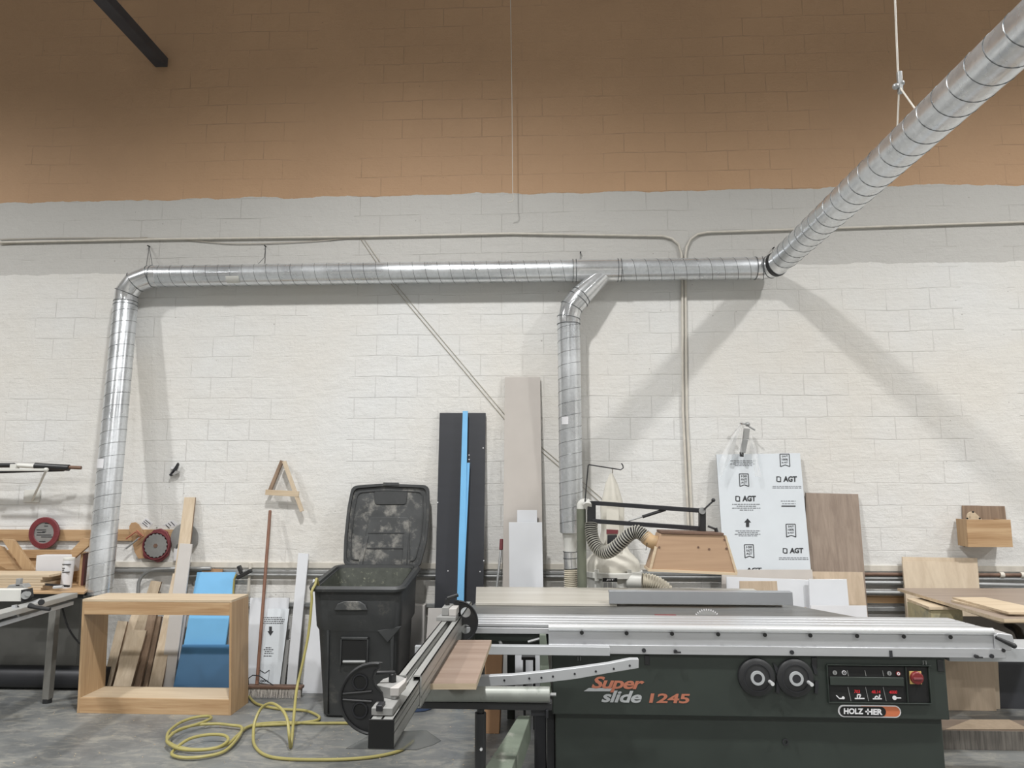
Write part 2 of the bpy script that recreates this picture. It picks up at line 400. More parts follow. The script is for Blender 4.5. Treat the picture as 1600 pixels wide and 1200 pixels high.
# rails and pipes at hip height on the wall
def pipe(name, pts, Y, r, mat, label, cat, group=None, n=10):
    o = MB().tube([P(x, y, Y) for x, y in pts], r, n).build(name, mat); return tag(o, label, cat, group)
zr = P(300, 884, D).z
struct('trim_1', MB().box((-7, D - .02, zr - .012), (9, D, zr + .035)), M['cream'])
t = thing('pipe_run', 'grey strut channel with pipes along the white wall at hip height', 'pipe', (-4, D - .06, 1.0))
MB().box((-4.6, D - .045, zr - .055), (9, D - .004, zr - .03)).build('strut_channel', M['steel'], t, bevel=.003)
MB().tube([V(-3.35, D - .05, .94), V(-3.1, D - .05, .965), V(9, D - .05, .965)], .012, 10).build('lower_pipe', M['steel'], t)
MB().box((-4.5, D - .05, .68), (9, D - .004, .715)).build('low_channel', M['steel'], t, bevel=.003)
t = thing('steel_pipes', 'pair of bare steel pipes along the wall right of the tall brown panel', 'pipe', (3.2, D - .08, .85))
for k, z in enumerate((.93, .845)):
    MB().tube([V(2.7, D - .08, z), V(3.4, D - .08, z), V(4.6, D - .09, z - .02), V(5.2, D - .09, z - .05), V(9, D - .09, z - .05)], .019, 12).build('pipe', M['steel'], t)
MB().tube([V(2.7, D - .05, 1.0), V(9, D - .05, 1.0)], .016, 12).build('brass_pipe', M['rust'], t)
for x in (4.02, 4.2, 4.42, 4.62):
    MB().tube([V(x, D - .05, 1.0), V(x + .035, D - .05, 1.0)], .026, 12).build('fitting', M['cream'], t)
MB().tube([V(4.5, D - .05, 1.01), V(4.5, D - .06, .75)], .018, 10).build('branch_pipe', M['cream'], t)
MB().ball(V(4.5, D - .07, .83), .032, 8).ball(V(4.6, D - .07, .85), .03, 8).build('valve', M['rust'], t)
MB().tube([V(4.46, D - .12, .86), V(4.66, D - .12, .8)], .008, 8).build('valve_handle', M['black'], t)
a, b = P(1357, 931, D - .03), P(1500, 943, D - .03)
tag(MB().box((a.x - .1, D - .045, b.z), (b.x, D - .001, a.z)).build('wood_ledger', M['ply'], bevel=.002), 'knotty brown wooden ledger board on the wall low behind the plywood sheet', 'board')
# bent grey conduit behind the offcuts
o = MB().tube(smoothpath([P(216, 985, 6.62), P(216, 925, 6.62), P(219, 905, 6.62), P(232, 893, 6.62), P(255, 889, 6.62), P(330, 888, 6.62)], 6), .016, 12).build('bent_conduit', M['steel'])
tag(o, 'grey conduit bending down from the hip-height rail behind the offcuts', 'pipe')

# painted conduits high on the wall
pipe('conduit', [(0, 379), (240, 374), (560, 370), (800, 365), (1036, 369), (1050, 373), (1060, 382), (1065, 398), (1066, 440), (1067, 640), (1074, 790), (1078, 880)],
     D - .02, .011, M['cream'], 'painted conduit from the left that bends down between the two ducts', 'conduit')
pipe('conduit', [(1720, 343), (1500, 350), (1320, 356), (1105, 363), (1090, 366), (1079, 374), (1073, 386), (1071, 400), (1071, 440), (1073, 640), (1080, 790), (1084, 880)],
     D - .02, .011, M['cream'], 'painted conduit from the right that bends down beside its twin', 'conduit')
t = thing('cable', 'loose old cable sagging along the high conduit at the left', 'cable', P(100, 376, D - .02))
MB().tube(smoothpath([P(0, 374, D - .012), P(90, 372, D - .012), P(230, 372, D - .012), P(300, 376, D - .012), P(370, 381, D - .012), P(470, 378, D - .012), P(560, 371, D - .012)]), .004, 6).build('cord', M['cable'], t)
MB().tube(smoothpath([P(0, 382, D - .012), P(110, 376, D - .012), P(230, 371, D - .012)]), .004, 6).build('cord', M['cable'], t)
t = thing('diagonal_cable', 'thin twin cable running diagonally down the white wall behind the ducts', 'cable', P(750, 600, D - .01))
MB().tube([P(562, 371, D - .008), P(612, 445, D - .008), P(790, 657, D - .008), P(937, 784, D - .008)], .0035, 6).build('cord', M['cable'], t)
MB().tube([P(567, 371, D - .008), P(617, 443, D - .008), P(795, 655, D - .008), P(943, 781, D - .008)], .003, 6).build('cord', M['cable'], t)

# ================================================================= DUCTWORK
R = .103; YD = D - .15
c1 = P(236, 430, YD); c2 = P(1180, 421, YD)      # ends of the wall run
zD = (c1.z + c2.z) / 2; c1.z = c2.z = zD
lowL = P(154, 930, 6.2); topL = P(197, 468, YD)
t = thing('spiral_duct', 'galvanised spiral duct network along the white wall with two drops and an overhead branch', 'duct', (0, YD, 1.0))
def spiral(name, a, b, r, pitch=.118, rad=.0022, hand=1, r1=None):
    a, b = Vector(a), Vector(b); d = b - a; L = d.length; d.normalize()
    u = d.cross(Vector((0, 0, 1))); u = (u if u.length > .1 else d.cross(Vector((0, 1, 0)))).normalized(); v = d.cross(u)
    mb = MB(); k = max(2, int(L / .3))
    mb.tube([a + d * L * i / k for i in range(k + 1)], r, 40)
    o = mb.build(name, M['galv'], t)
    n = int(L / pitch * 20); pts = []
    for i in range(n + 1):
        s_ = L * i / n; an = hand * 2 * PI * s_ / pitch
        pts.append(a + d * s_ + (u * math.cos(an) + v * math.sin(an)) * (r + .0005))
    sm = MB().tube(pts, rad, 5).build('spiral_seam', M['seam'], o)
    return o
wy0 = V(P(895, 421, YD).x, YD, zD); wy1 = V(P(970, 421, YD).x, YD, zD)
spiral('wall_pipe', c1, wy0, R)
spiral('wall_pipe', wy1, c2, R)
def fitting(name, pts, r, parent=t, mat='galv2', bands=True, band_r=.006):
    o = MB().tube(pts, r, 40).build(name, M[mat], parent, smooth=25)
    if bands:
        for i, p in enumerate(pts):
            q = pts[i + 1] if i + 1 < len(pts) else pts[i]; q0 = pts[i - 1] if i else pts[i]
            d = (q - q0).normalized(); rr = r[i] if isinstance(r, list) else r
            MB().tube([p - d * .0032, p + d * .0032], rr + .0035, 40).build('seam_band', M['seam'], o)
    return o
# left elbow (three gores)
dl = (lowL - topL).normalized()
fitting('elbow', [c1 + V(.02, 0, 0), c1, P(211, 441, YD), P(198, 458, YD), topL + dl * .03, topL + dl * .07], R + .003)
MB().tube([c1 + V(.02, 0, 0), c1 + V(.08, 0, 0)], R + .004, 40).build('collar', M['galv2'], t)
spiral('drop_pipe', topL + dl * .05, lowL, R + .004)
# wye and right drop
o = fitting('wye_fitting', [wy0, wy0 + V(.03, 0, 0), wy1 - V(.03, 0, 0), wy1], R + .004)
b0 = P(945, 431, YD - .02); b1 = P(908, 462, YD - .05); b2 = P(893, 480, YD - .05); b3 = P(888.5, 497, YD - .05)
fitting('branch_elbow', [P(948, 424, YD), b1, P(904, 467, YD - .05), b2, b3, b3 - V(0, 0, .06)], [.075, R, R + .003, R + .003, R + .003, R + .003])
endR = P(893, 832, YD - .05)
spiral('drop_pipe', b3 - V(0, 0, .06), endR, R + .002)
fitting('reducer', [endR, endR - V(0, 0, .02), P(891, 850, YD - .05), P(891, 862, YD - .05)], [R, R * .8, .057, .057], mat='jetw', bands=False)
fitting('hose_collar', [P(891, 862, YD - .05), P(891, 872, YD - .05), P(892, 888, YD - .05)], .06, mat='galv2')
pts = [P(892, 888, YD - .05) + (P(893, 990, YD - .05) - P(892, 888, YD - .05)) * (i / 160) for i in range(161)]
MB().tube(pts, [.058 + .006 * math.cos(i * PI / 2.5) for i in range(161)], 24).build('flex_hose', M['hosew'], t, smooth=60)
# corner elbow and overhead pipe coming toward the room
kx = c2.x; e1 = c2 + V(.07, 0, 0)
far = V(P(1222, 404, YD - .2).x, YD - .28, zD + .02)
fitting('corner_elbow', [c2, e1, V((e1.x + far.x) / 2, YD - .03, zD), V(far.x - .02, YD - .12, zD), far], R + .003)
MB().tube([V(far.x - .035, YD - .10, zD), V(far.x - .02, YD - .13, zD)], R + .011, 40).build('rubber_band', M['black'], t)
# measured direction of the overhead pipe
q1 = P(1592, 62, 3.05); dirr = (q1 - far); dirr.normalize()
spiral('overhead_pipe', far, far + dirr * 8.5, R + .012, pitch=.15, rad=.003)
for px, py, w_, h_ in ((168, 732, .12, .06),):
    p = P(px, py, YD - .17); 
    dd = (lowL - topL).normalized()
    mb = MB(); rings = []
    base = topL + dd * ((topL.z - p.z) / -dd.z)
    for k in range(7):
        an = -1.0 + k * .17; q_ = base + V(math.sin(an) * (R + .008), -math.cos(an) * (R + .008), 0); rings.append([q_, q_ - dd * .085])
    for k in range(6): mb.add([rings[k][0], rings[k + 1][0], rings[k + 1][1], rings[k][1]], [(0, 1, 2, 3)])
    mb.build('sticker', M['whitep'], t)
mb = MB(); base = V(P(360, 425, YD).x, YD, zD)
for k in range(6):
    a0 = .35 + k * .12; a1 = a0 + .12; f = lambda a, x: base + V(x, -math.cos(a) * (R + .006), -math.sin(a) * (R + .006))
    mb.add([f(a0, 0), f(a1, 0), f(a1, .13), f(a0, .13)], [(0, 1, 2, 3)])
mb.build('sticker', M['jetw'], t)
mb = MB(); base = V(b3.x, YD - .05, P(884, 660, YD).z)
for k in range(5):
    a0 = -.75 + k * .12; a1 = a0 + .12; f = lambda a, z: base + V(math.sin(a) * (R + .006), -math.cos(a) * (R + .006), z)
    mb.add([f(a0, -.03), f(a1, -.03), f(a1, .04), f(a0, .04)], [(0, 1, 2, 3)])
mb.build('sticker', M['whitep'], t)

# hangers
def hanger(px, py, legs, label):
    a = P(px, py, D - .01); t = thing('duct_hanger', label, 'hanger', a, 'wire hangers nailed above the duct')
    MB().tube([a + V(0, .01, 0), a + V(0, -.03, 0)], .006, 8).build('nail', M['deep'], t)
    for l in legs: MB().tube([a] + [P(x, y, Y) for x, y, Y in l], .0028, 6).build('wire', M['seam'], t)
hanger(233, 385, [[(229, 415, YD)], [(238, 414, YD)]], 'wire hanger nailed above the left duct elbow')
hanger(415, 385, [[(413, 402, YD), (404, 412, YD)], [(414, 411, YD)]], 'wire hanger on the wall run between the left elbow and the diagonal cable')
hanger(907, 395, [[(906, 408, YD)]], 'wire hanger above the wye fitting')
hanger(1208, 388, [[(1206, 396, YD), (1200, 402, YD - .1)]], 'short black hanger hook above the corner elbow')
# tall wire
t = thing('hanging_wire', 'long thin wire with a hooked end hanging in front of the brown wall', 'wire', P(800, 312, 6.5))
MB().tube([P(797, -40, 6.5), P(800, 160, 6.5), P(801, 300, 6.5), P(803, 310, 6.5), P(800, 315, 6.5), P(793, 316, 6.5)], .0035, 6).build('wire', M['cream'], t)
# suspension cable of the overhead duct
def on_over(px, py):     # point on the top of the overhead pipe nearest to that pixel
    best = None
    for i in range(400):
        p = far + dirr * (i * .02); q = p + V(0, 0, R)
        d = (q - CAM); cs = ray(px, py); e = (d.normalized() - cs.normalized()).length
        if best is None or e < best[0]: best = (e, q)
    return best[1]
s1 = on_over(1388, 202); s2 = on_over(1424, 168)
Yk = (s1.y + s2.y) / 2
kn = P(1405, 135, Yk)
t = thing('suspension_cable', 'pale wire rope with clamp forking down to hold the overhead duct', 'cable', kn)
MB().tube([P(1396, -60, Yk), P(1403, 112, Yk), kn], .006, 8).build('rope', M['cream'], t)
MB().tube([kn, s1], .005, 8).build('rope', M['cream'], t); MB().tube([kn, s2], .005, 8).build('rope', M['cream'], t)
MB().beam(P(1405, 112, Yk), P(1407, 146, Yk), .025, .025).ball(kn + V(-.02, 0, 0), .02, 6).ball(kn + V(.015, 0, .02), .018, 6).build('clamp', M['steel'], t, bevel=.004)

# ================================================================= LEFT CORNER: BENCH, SECOND SAW CARRIAGE, WALL SHELF
t = thing('wall_bracket', 'white metal wall bracket holding black tubes above the round red blade case', 'bracket', P(65, 738, D - .1))
ya = D - .02; yf = D - .32
MB().beam(P(-60, 734, yf), P(72, 734, yf), .02, .022).build('arm', M['jetw'], t, bevel=.003)
MB().beam(P(72, 735, yf), P(50, 782, ya), .018, .018).ball(P(72, 734, yf), .022, 6).build('brace', M['jetw'], t, bevel=.003)
MB().box(P(38, 765, ya), P(60, 785, ya) + V(0, .018, 0)).build('wall_plate', M['jetw'], t, bevel=.003)
MB().beam(P(18, 729, yf + .05), P(28, 729, yf + .05), .05, .045).build('strap', M['jetw'], t, bevel=.004)
t = thing('black_tubes', 'bundle of black tubes lying on the white wall bracket at the left edge', 'tube', P(60, 730, D - .2))
MB().tube([P(-60, 727, yf + .06), P(22, 727, yf + .06)], .022, 14).build('tube', M['black'], t)
MB().tube([P(55, 728, yf + .07), P(108, 731, yf + .1)], .03, 14).build('tube', M['black'], t)
MB().tube([P(-60, 739, yf + .06), P(100, 734, yf + .1)], .015, 12).build('tube', M['blackm'], t)
MB().tube([P(108, 730, yf + .1), P(127, 731, yf + .12)], .017, 10).build('tube', M['rust'], t)
MB().tube([P(28, 727, yf + .05), P(58, 729, yf + .07)], .02, 14).build('sleeve', M['jetw'], t)

# plywood ledgers on the wall
a, b = P(-80, 827, D), P(176, 845, D)
tag(MB().box((a.x, D - .03, b.z), (b.x - .1, D - .001, a.z)).build('wood_ledger', M['ply'], bevel=.002), 'plywood ledger strip on the wall behind the round red blade case', 'board')
a, b = P(172, 827, D), P(283, 845, D)
tag(MB().box((a.x, D - .025, b.z), (b.x, D - .001, a.z)).build('wood_ledger', M['ply'], bevel=.002), 'plywood ledger strip on the wall between the left duct and the grey disc', 'board')

# round saw blade in a red case
c = P(70.5, 832.5, D - .06); r = .147
t = thing('saw_blade_case', 'round saw blade in a red plastic ring hung above the left bench', 'saw blade', c)
MB().ring(c, r * .66, r, (0, -1, 0), .022, 48).build('case_ring', M['red'], t, bevel=.003)
mb = MB()
for k in range(56):
    a = 2 * PI * k / 56; d = V(math.cos(a), 0, math.sin(a)); mb.beam(c + d * r * .7 + V(0, -.023, 0), c + d * r * .94 + V(0, -.023, 0), .003, .003, (0, 1, 0))
mb.build('case_ribs', M['redb'], t)
MB().disc(c + V(0, .0, 0), r * .68, (0, -1, 0), .014, 48).build('blade', M['blade'], t)
mb = MB(); 
for i, (x0, x1, y) in enumerate(((57, 72, 828), (58, 70, 832), (66, 72, 831), (57, 80, 836), (64, 84, 839), (61, 71, 846), (70, 78, 818), (69, 75, 822))):
    p0, p1 = P(x0, y, D - .0755), P(x1, y, D - .0755); mb.box((p0.x, p0.y, p0.z - .004), (p1.x, p0.y + .001, p0.z + .004))
mb.build('printed_marks', M['ink'], t)

# plywood bench and open box on it
zb = .90
bx0, bx1 = -6.6, P(134, 925, 6.0).x
t = thing('workbench', 'plywood topped workbench in the left corner beside the duct', 'workbench', (-5.3, 6.35, 0))
bxb = P(150, 918, 6.62).x
MB().prism([V(bx0, 5.98, zb - .02), V(bx1, 5.98, zb - .02), V(bxb, D - .04, zb - .02), V(bx0, D - .04, zb - .02)], (0, 0, .02)).build('bench_top', M['ply'], t, bevel=.002)
MB().prism([V(bx0, 6.02, .84), V(bx1 - .03, 6.02, .84), V(bxb - .03, D - .06, .84), V(bx0, D - .06, .84)], (0, 0, .038)).build('apron', M['black'], t, bevel=.002)
p = P(88, 945, 6.02); q = P(75, 1082, 6.02)
MB().beam(P(86, 948, 6.02), V(q.x, 6.02, .03), .06, .06, (0, 1, 0)).build('leg', plain('leg_grey', (116, 115, 110), .5), t, bevel=.004)
MB().tube([V(q.x, 6.02, 0), V(q.x, 6.02, .035)], .035, 16).build('foot', M['black'], t)
MB().box((bx0, 6.5, .1), (bx1 - .36, D - .05, .84)).build('back_panel', plain('shaded_wall_grey', (112, 112, 108), .6), t)  # no real panel: grey sheet added to stand in for the shaded wall
o = MB().tube([V(bx0, 6.42, .1), V(bx1 + .02, 6.42, .1)], .095, 24).build('floor_pipe', M['blackm']); tag(o, 'fat dark pipe lying on the floor under the left workbench', 'pipe')
o = MB().tube(smoothpath([P(95, 940, 6.3), P(103, 970, 6.3), P(112, 990, 6.3), P(128, 1008, 6.3), P(150, 1020, 6.3), P(165, 1040, 6.35)]), .008, 8).build('power_cable', M['black']); tag(o, 'black power cable drooping from the left workbench toward the floor', 'cable')
t = thing('open_plywood_box', 'open plywood box with diagonal front braces standing on the left workbench', 'box', (-5.2, 6.45, zb))
def pxslab(name, pts, Y, th, mat, parent, bevel=.0015): return slab(pts, Y, th).build(name, mat, parent, bevel=bevel, smooth=0)
pxslab('back_panel', [(-80, 862), (133, 862), (133, 926), (-80, 926)], 6.62, .018, M['ply'], t)
pxslab('top_rail', [(-80, 859), (118, 859), (110, 872), (-80, 872)], 6.60, .02, M['ply'], t)
pxslab('brace', [(2, 842), (20, 843), (54, 890), (35, 890)], 6.38, .03, M['plyz'], t)
pxslab('brace', [(-40, 842), (4, 855), (31, 890), (10, 890), (-40, 862)], 6.42, .03, M['ply'], t)
pxslab('side_brace', [(129, 841), (143, 842), (143, 849), (114, 874), (110, 861)], 6.30, .03, M['ply'], t)
pl0 = P(127, 860, 6.34)
mb = MB().prism([V(pl0.x, 6.34, zb), V(pl0.x, D - .05, zb), V(pl0.x, D - .05, 1.2), V(pl0.x, 6.34, 1.18)], (.02, 0, 0)); mb.build('side_panel', M['plyz'], t)
mb = MB().prism([V(pl0.x + .021, 6.34, zb), V(pl0.x + .021, D - .05, zb), V(pl0.x + .021, D - .05, 1.2), V(pl0.x + .021, 6.34, 1.18)], (.02, 0, 0)); mb.build('outer_cladding', plain('maroon_paint', (96, 52, 48), .5), t)
# planks stacked on the bench
for k in range(6):
    y0 = 893 + k * 6.2; Yk = 6.2 - .01 * k
    z1 = zb + .022 * (6 - k); x1 = P(78 - (k % 3) * 3 + (k == 0) * 8, y0, 6.1).x
    o = MB().box((bx0, 6.03, z1 - .0215), (x1, 6.3, z1 - .001)).build('plank', M['plyl'], bevel=.001)
    tag(o, 'pale plank on the left workbench, ' + ('topmost', 'second from the top', 'third from the top', 'third from the bottom', 'second from the bottom', 'lowest')[k] + ' of the stack of six', 'plank', 'pale planks stacked on the left workbench')
o = slab([(57, 868), (113, 868), (110, 894), (55, 894)], 6.4, .12).build('carton', M['whitep'], bevel=.002); tag(o, 'plain white carton standing behind the planks on the left workbench', 'carton')
c = P(103, 914, 6.2); ct = P(105, 871, 6.2)
t = thing('white_canister', 'tall white printed canister on the left workbench beside the carton', 'canister', V(c.x, c.y, zb))
MB().tube([V(c.x, c.y, zb), V(c.x + .01, c.y, ct.z - .02)], .045, 24).build('body', M['whitep'], t)
MB().tube([V(c.x + .01, c.y, ct.z - .02), V(c.x + .011, c.y, ct.z)], .047, 24).build('lid', M['jetw'], t, bevel=.003)
mb = MB()
for (x0, x1, y) in ((97, 101, 888), (97, 100, 891), (97, 110, 882), (97, 108, 894)):
    p0, p1 = P(x0, y, c.y - .047), P(x1, y, c.y - .047); mb.box((p0.x, p0.y, p0.z - .003), (p1.x, p0.y + .012, p0.z + .003))
mb.build('printed_label', M['ink'], t)
t = thing('bar_clamp', 'small black bar clamp lying on the left bench top before the canister', 'clamp', P(92, 916, 6.08))
MB().beam(P(70, 913, 6.05), P(108, 916, 6.05), .02, .016).build('bar', M['blackm'], t)
MB().tube([P(84, 918, 6.0), P(98, 917, 6.0)], .014, 10).build('handle', M['chrome'], t)

# carriage of a second sliding saw poking in at the left
t = thing('saw_carriage', 'silver aluminium carriage of a second sliding saw at the left edge', 'machine', Pz(50, 950, .84))
def bar3(a, b, w, h): return MB().beam(a, b, w, h)
A0, A1 = Pz(-90, 985, .88), Pz(110, 930, .88)
MB().beam(A0, A1, .12, .04).build('top_profile', M['alu_y'], t, bevel=.004)
MB().beam(A0 + V(0, -.02, -.06), A1 + V(0, -.02, -.06), .09, .03).build('lower_profile', M['aluw'], t, bevel=.004)
MB().tube([Pz(-60, 978, .86), Pz(14, 957, .86)], .028, 14).build('guide_tube', M['galv2'], t)
B0 = Pz(-60, 936, 1.0)
MB().prism([P(-60, 921, 5.45), P(33, 921, 5.45), P(33, 940, 5.45), P(-60, 940, 5.45)], (0, .08, 0)).build('fence_block', M['jetw'], t, bevel=.004)
MB().prism([P(33, 922, 5.44), P(38, 921, 5.44), P(40, 934, 5.44), P(35, 941, 5.44), P(33, 941, 5.44)], (0, .09, 0)).build('fence_cap', M['black'], t)
MB().tube([P(40, 930, 5.42), P(40, 930, 5.5)], .03, 12).tube([P(44, 928, 5.42), P(44, 928, 5.5)], .02, 12).build('knob', M['steel'], t)
MB().beam(P(16, 958, 5.3), P(66, 938, 5.5), .06, .03).build('bracket', M['alu'], t, bevel=.005)
for x, y in ((24.5, 950), (64.5, 941)):
    o = MB().tube([P(x, y, 5.22), P(x, y, 5.3)], .022, 16).build('clamp_knob', M['black'], t, bevel=.003)
MB().prism([P(18, 946, 5.2), P(24, 945, 5.2), P(23, 955, 5.2), P(28, 964, 5.2), P(24, 965, 5.2), P(18, 956, 5.2)], (0, .02, 0)).build('lever', M['aluw'], t)
MB().tube([P(46, 946, 5.2), P(56, 949, 5.2), P(78, 952, 5.2)], [.02, .014, .014], 10).build('handle', M['black'], t)
MB().prism([P(9, 920, 5.7), P(14, 914, 5.7), P(35, 913, 5.7), P(39, 919, 5.7)], (0, .08, 0)).box(P(25, 904, 5.7), P(31, 916, 5.7) + V(0, .03, 0)).build('upright_stop', M['greyd'], t, bevel=.003)

# ================================================================= WALL TOOLS
t = thing('spring_clamp', 'small black spring clamp hanging on a nail high between duct and triangle', 'clamp', P(270, 735, D - .05))
MB().prism([P(264, 742, D - .05), P(271, 733, D - .05), P(277, 723, D - .05), P(278, 726, D - .05), P(273, 737, D - .05), P(266, 744, D - .05)], (0, .03, 0)).build('jaw', M['blackm'], t)
MB().prism([P(268, 735, D - .05), P(278, 736, D - .05), P(279, 739, D - .05), P(272, 742, D - .05), P(266, 741, D - .05)], (0, .03, 0)).build('handle', M['greyd'], t)
MB().tube([P(269, 731, D - .06), P(269, 731, D)], .012, 10).build('pivot', M['whitep'], t)

# plywood template, red blade holder, steel disc, stickers
t = thing('wood_template', 'curved tan hardboard template hung beside the red blade holder', 'template', P(222, 850, D - .05))
out = [(202, 822), (205, 817), (211, 816), (216, 819), (222, 829), (226, 840), (229, 858), (228, 872), (216, 873), (210, 862), (207, 848), (208, 838), (202, 830)]
slab(out, D - .045, .012).build('panel', M['tan'], t, bevel=.001)
t = thing('drill_template', 'squarish tan hardboard piece behind the red blade holder', 'template', P(232, 840, D - .05))
slab([(224, 833), (232, 829), (238, 836), (228, 872), (222, 862)], D - .032, .01).build('panel', M['tan'], t)
t = thing('hand_clamp', 'orange handled steel clamp hanging over the tan template', 'clamp', P(215, 838, D - .07))
MB().tube([P(197, 842, D - .07), P(212, 831, D - .07), P(220, 838, D - .07)], .007, 8).build('handle', M['logoor'], t)
MB().tube([P(214, 829, D - .08), P(224, 838, D - .08), P(216, 843, D - .08)], .008, 8).build('trigger', M['logoor'], t)
MB().tube([P(218, 840, D - .075), P(197, 857, D - .075)], .009, 8).build('shaft', M['steel'], t)
c = P(244, 852, D - .05)
t = thing('blade_holder', 'dusty red plastic holder with a toothed circular saw blade inside', 'saw blade', c)
out = [(233, 836), (240, 828), (250, 826), (260, 831), (265, 842), (265, 855), (262, 868), (252, 877), (246, 879), (240, 876), (226, 873), (223, 868), (224, 855), (226, 845)]
slab(out, D - .05, .03).build('case', M['red'], t, bevel=.004)
c = P(243.5, 852.5, D - .07)
def saw_disc(c, r, n, ax=(0, -1, 0), th=.003, tooth=.008):
    pts = []; 
    for k in range(n):
        a = 2 * PI * k / n; pts += [(r - tooth, a), (r, a + .1 * 2 * PI / n), (r - tooth * .3, a + .55 * 2 * PI / n), (r - tooth, a + .62 * 2 * PI / n)]
    return [c + V(math.cos(a) * q, 0, math.sin(a) * q) for q, a in pts]
mb = MB().prism(saw_disc(c, .112, 18), (0, -.004, 0)); bl = mb.build('blade', M['blade'], t, smooth=0)
MB().disc(c + V(0, -.004, 0), .02, (0, -1, 0), .006, 6).build('arbor_nut', M['rust'], t)
MB().ring(c + V(0, .018, 0), .118, .128, (0, -1, 0), .025, 40).build('rim', M['red'], t)
MB().tube([P(245, 824, D), P(245, 824, D - .06)], .004, 6).build('nail', M['deep'], t)
c = P(288.5, 840, D - .03)
tag(MB().disc(c, .132, (0, -1, 0), .004, 48).build('steel_disc', M['blade']), 'large plain grey steel disc hung behind the tall narrow pine board', 'disc')
t = thing('paper_tag', 'small white paper tag on a string below the grey disc', 'tag', P(274, 866, D - .05))
slab([(272, 857), (278, 857), (277, 876), (271, 876)], D - .05, .004).build('paper', M['whitep'], t); MB().tube([P(275, 858, D - .05), P(277, 851, D - .05), P(281, 850, D - .03)], .003, 6).build('string', M['deep'], t)
def sticker(q, label, rows):
    TL, TR, BR, BL = [P(x, y, D - .003) for x, y in q]
    t = thing('wall_sticker', label, 'sticker', BL); MB().prism([TL, TR, BR, BL], (0, .003, 0)).build('paper', M['whitep'], t, smooth=0)
    mb = MB()
    for i in range(rows):
        v = (i + 1) / (rows + 1); a = TL + (BL - TL) * v + (TR - TL) * .12; b = TL + (BL - TL) * v + (TR - TL) * (.85 - .2 * (i % 2))
        mb.beam(a + V(0, -.001, 0), b + V(0, -.001, 0), .002, .006, (0, 0, 1))
    mb.build('printed_lines', M['ink'], t)
sticker([(228, 809), (239, 818), (232, 826), (219, 818)], 'small printed label stuck askew on the wall above the tan template', 3)
sticker([(270, 812), (278, 820), (270, 824), (254, 821)], 'small printed label stuck askew on the wall between red holder and grey disc', 3)

# wooden triangle
Yt = D - .05
t = thing('wooden_triangle', 'small pale wooden triangle frame hanging on the white wall', 'frame', P(443, 800, Yt))
MB().beam(P(441, 720, Yt), P(420, 771, Yt), .03, .035, (0, 1, 0)).build('strip', M['walnut'], t, bevel=.001)
MB().beam(P(444, 721, Yt - .03), P(472, 799, Yt - .02), .03, .035, (0, 1, 0)).build('strip', M['pine'], t, bevel=.001)
MB().beam(P(415, 769, Yt - .035), P(467, 772, Yt - .035), .05, .016, (0, 1, 0)).build('strip', M['plyl'], t, bevel=.001)
MB().tube([P(444, 722, Yt), P(444, 722, D)], .004, 6).build('nail', M['steel'], t)

# ================================================================= OFFCUTS BEHIND THE BOX
G = 'offcut boards leaning on the wall behind the plywood box'
board('offcut_board', M['pine'], [(288, 777), (305, 777), (285, 961), (264, 961)], 6.66, 6.42, .02, 'tall narrow pine board leaning in front of the grey steel disc, tallest of the offcuts', group=G, edge=M['walnut'])
board('offcut_board', M['greyb'], [(281, 849), (300, 850), (278, 1020), (256, 1020)], 6.56, 6.34, .018, 'grey coated board with a flat top in front of the tallest pine board', group=G)
board('offcut_board', M['pine'], [(236, 907), (252, 909), (222, 1010), (200, 1010)], 6.62, 6.42, .02, 'pine offcut rising just above the plywood box beside the bent conduit', group=G, edge=M['walnut'])
board('offcut_board', M['pine'], [(270, 896), (286, 896), (252, 1077), (231, 1077)], 6.6, 6.3, .022, 'pine offcut rising above the plywood box left of the blue boards', group=G, edge=M['walnut'])
board('offcut_board', M['pine'], [(208, 953), (220, 953), (189, 1050), (172, 1050)], 6.6, 6.40, .02, 'narrow pine offcut with top hidden behind the box rail, between two lighter ones', group=G, edge=M['walnut'])
board('offcut_board', M['pine'], [(184, 970), (199, 971), (172, 1077), (158, 1077)], 6.52, 6.36, .02, 'leftmost short pine offcut behind the box opening', group=G, edge=M['walnut'])
board('offcut_board', M['pine'], [(200, 984), (229, 985), (203, 1078), (175, 1078)], 6.45, 6.3, .022, 'short wide pine offcut at the front of the pile', group=G, edge=M['walnut'])
board('offcut_board', M['walnut'], [(233, 953), (246, 953), (218, 1077), (205, 1077)], 6.56, 6.36, .03, 'brown edged offcut right of the short wide pine one', group=G)
board('offcut_board', M['walnut'], [(246, 963), (252, 963), (230, 1077), (222, 1077)], 6.58, 6.40, .03, 'thin dark brown strip squeezed in the middle of the pile', group=G)
board('offcut_board', M['greyd'], [(278, 953), (286, 953), (262, 1077), (255, 1077)], 6.6, 6.34, .02, 'thin grey strip left of the white strips behind the box', group=G)
board('offcut_board', M['white'], [(286, 953), (293, 953), (272, 1077), (263, 1077)], 6.58, 6.36, .018, 'narrow white coated strip left of the blue boards', group=G)
board('blue_board', M['blue'], [(308, 894), (368, 894), (352, 1007), (287, 1007)], 6.6, 6.32, .02, 'tall blue film covered board rising above the plywood box', group='blue boards behind the box')
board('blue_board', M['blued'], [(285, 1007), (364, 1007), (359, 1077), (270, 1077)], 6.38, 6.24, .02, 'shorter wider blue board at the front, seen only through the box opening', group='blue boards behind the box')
board('offcut_board', M['card'], [(316, 888), (348, 889), (330, 1000), (300, 1000)], 6.63, 6.4, .018, 'plywood board whose top edge peeks over the tall blue board', group=G)
board('offcut_board', M['greyd'], [(340, 940), (366, 940), (362, 1077), (335, 1077)], 6.62, 6.44, .018, 'dark grey board mostly hidden behind the right side of the blue boards', group=G)

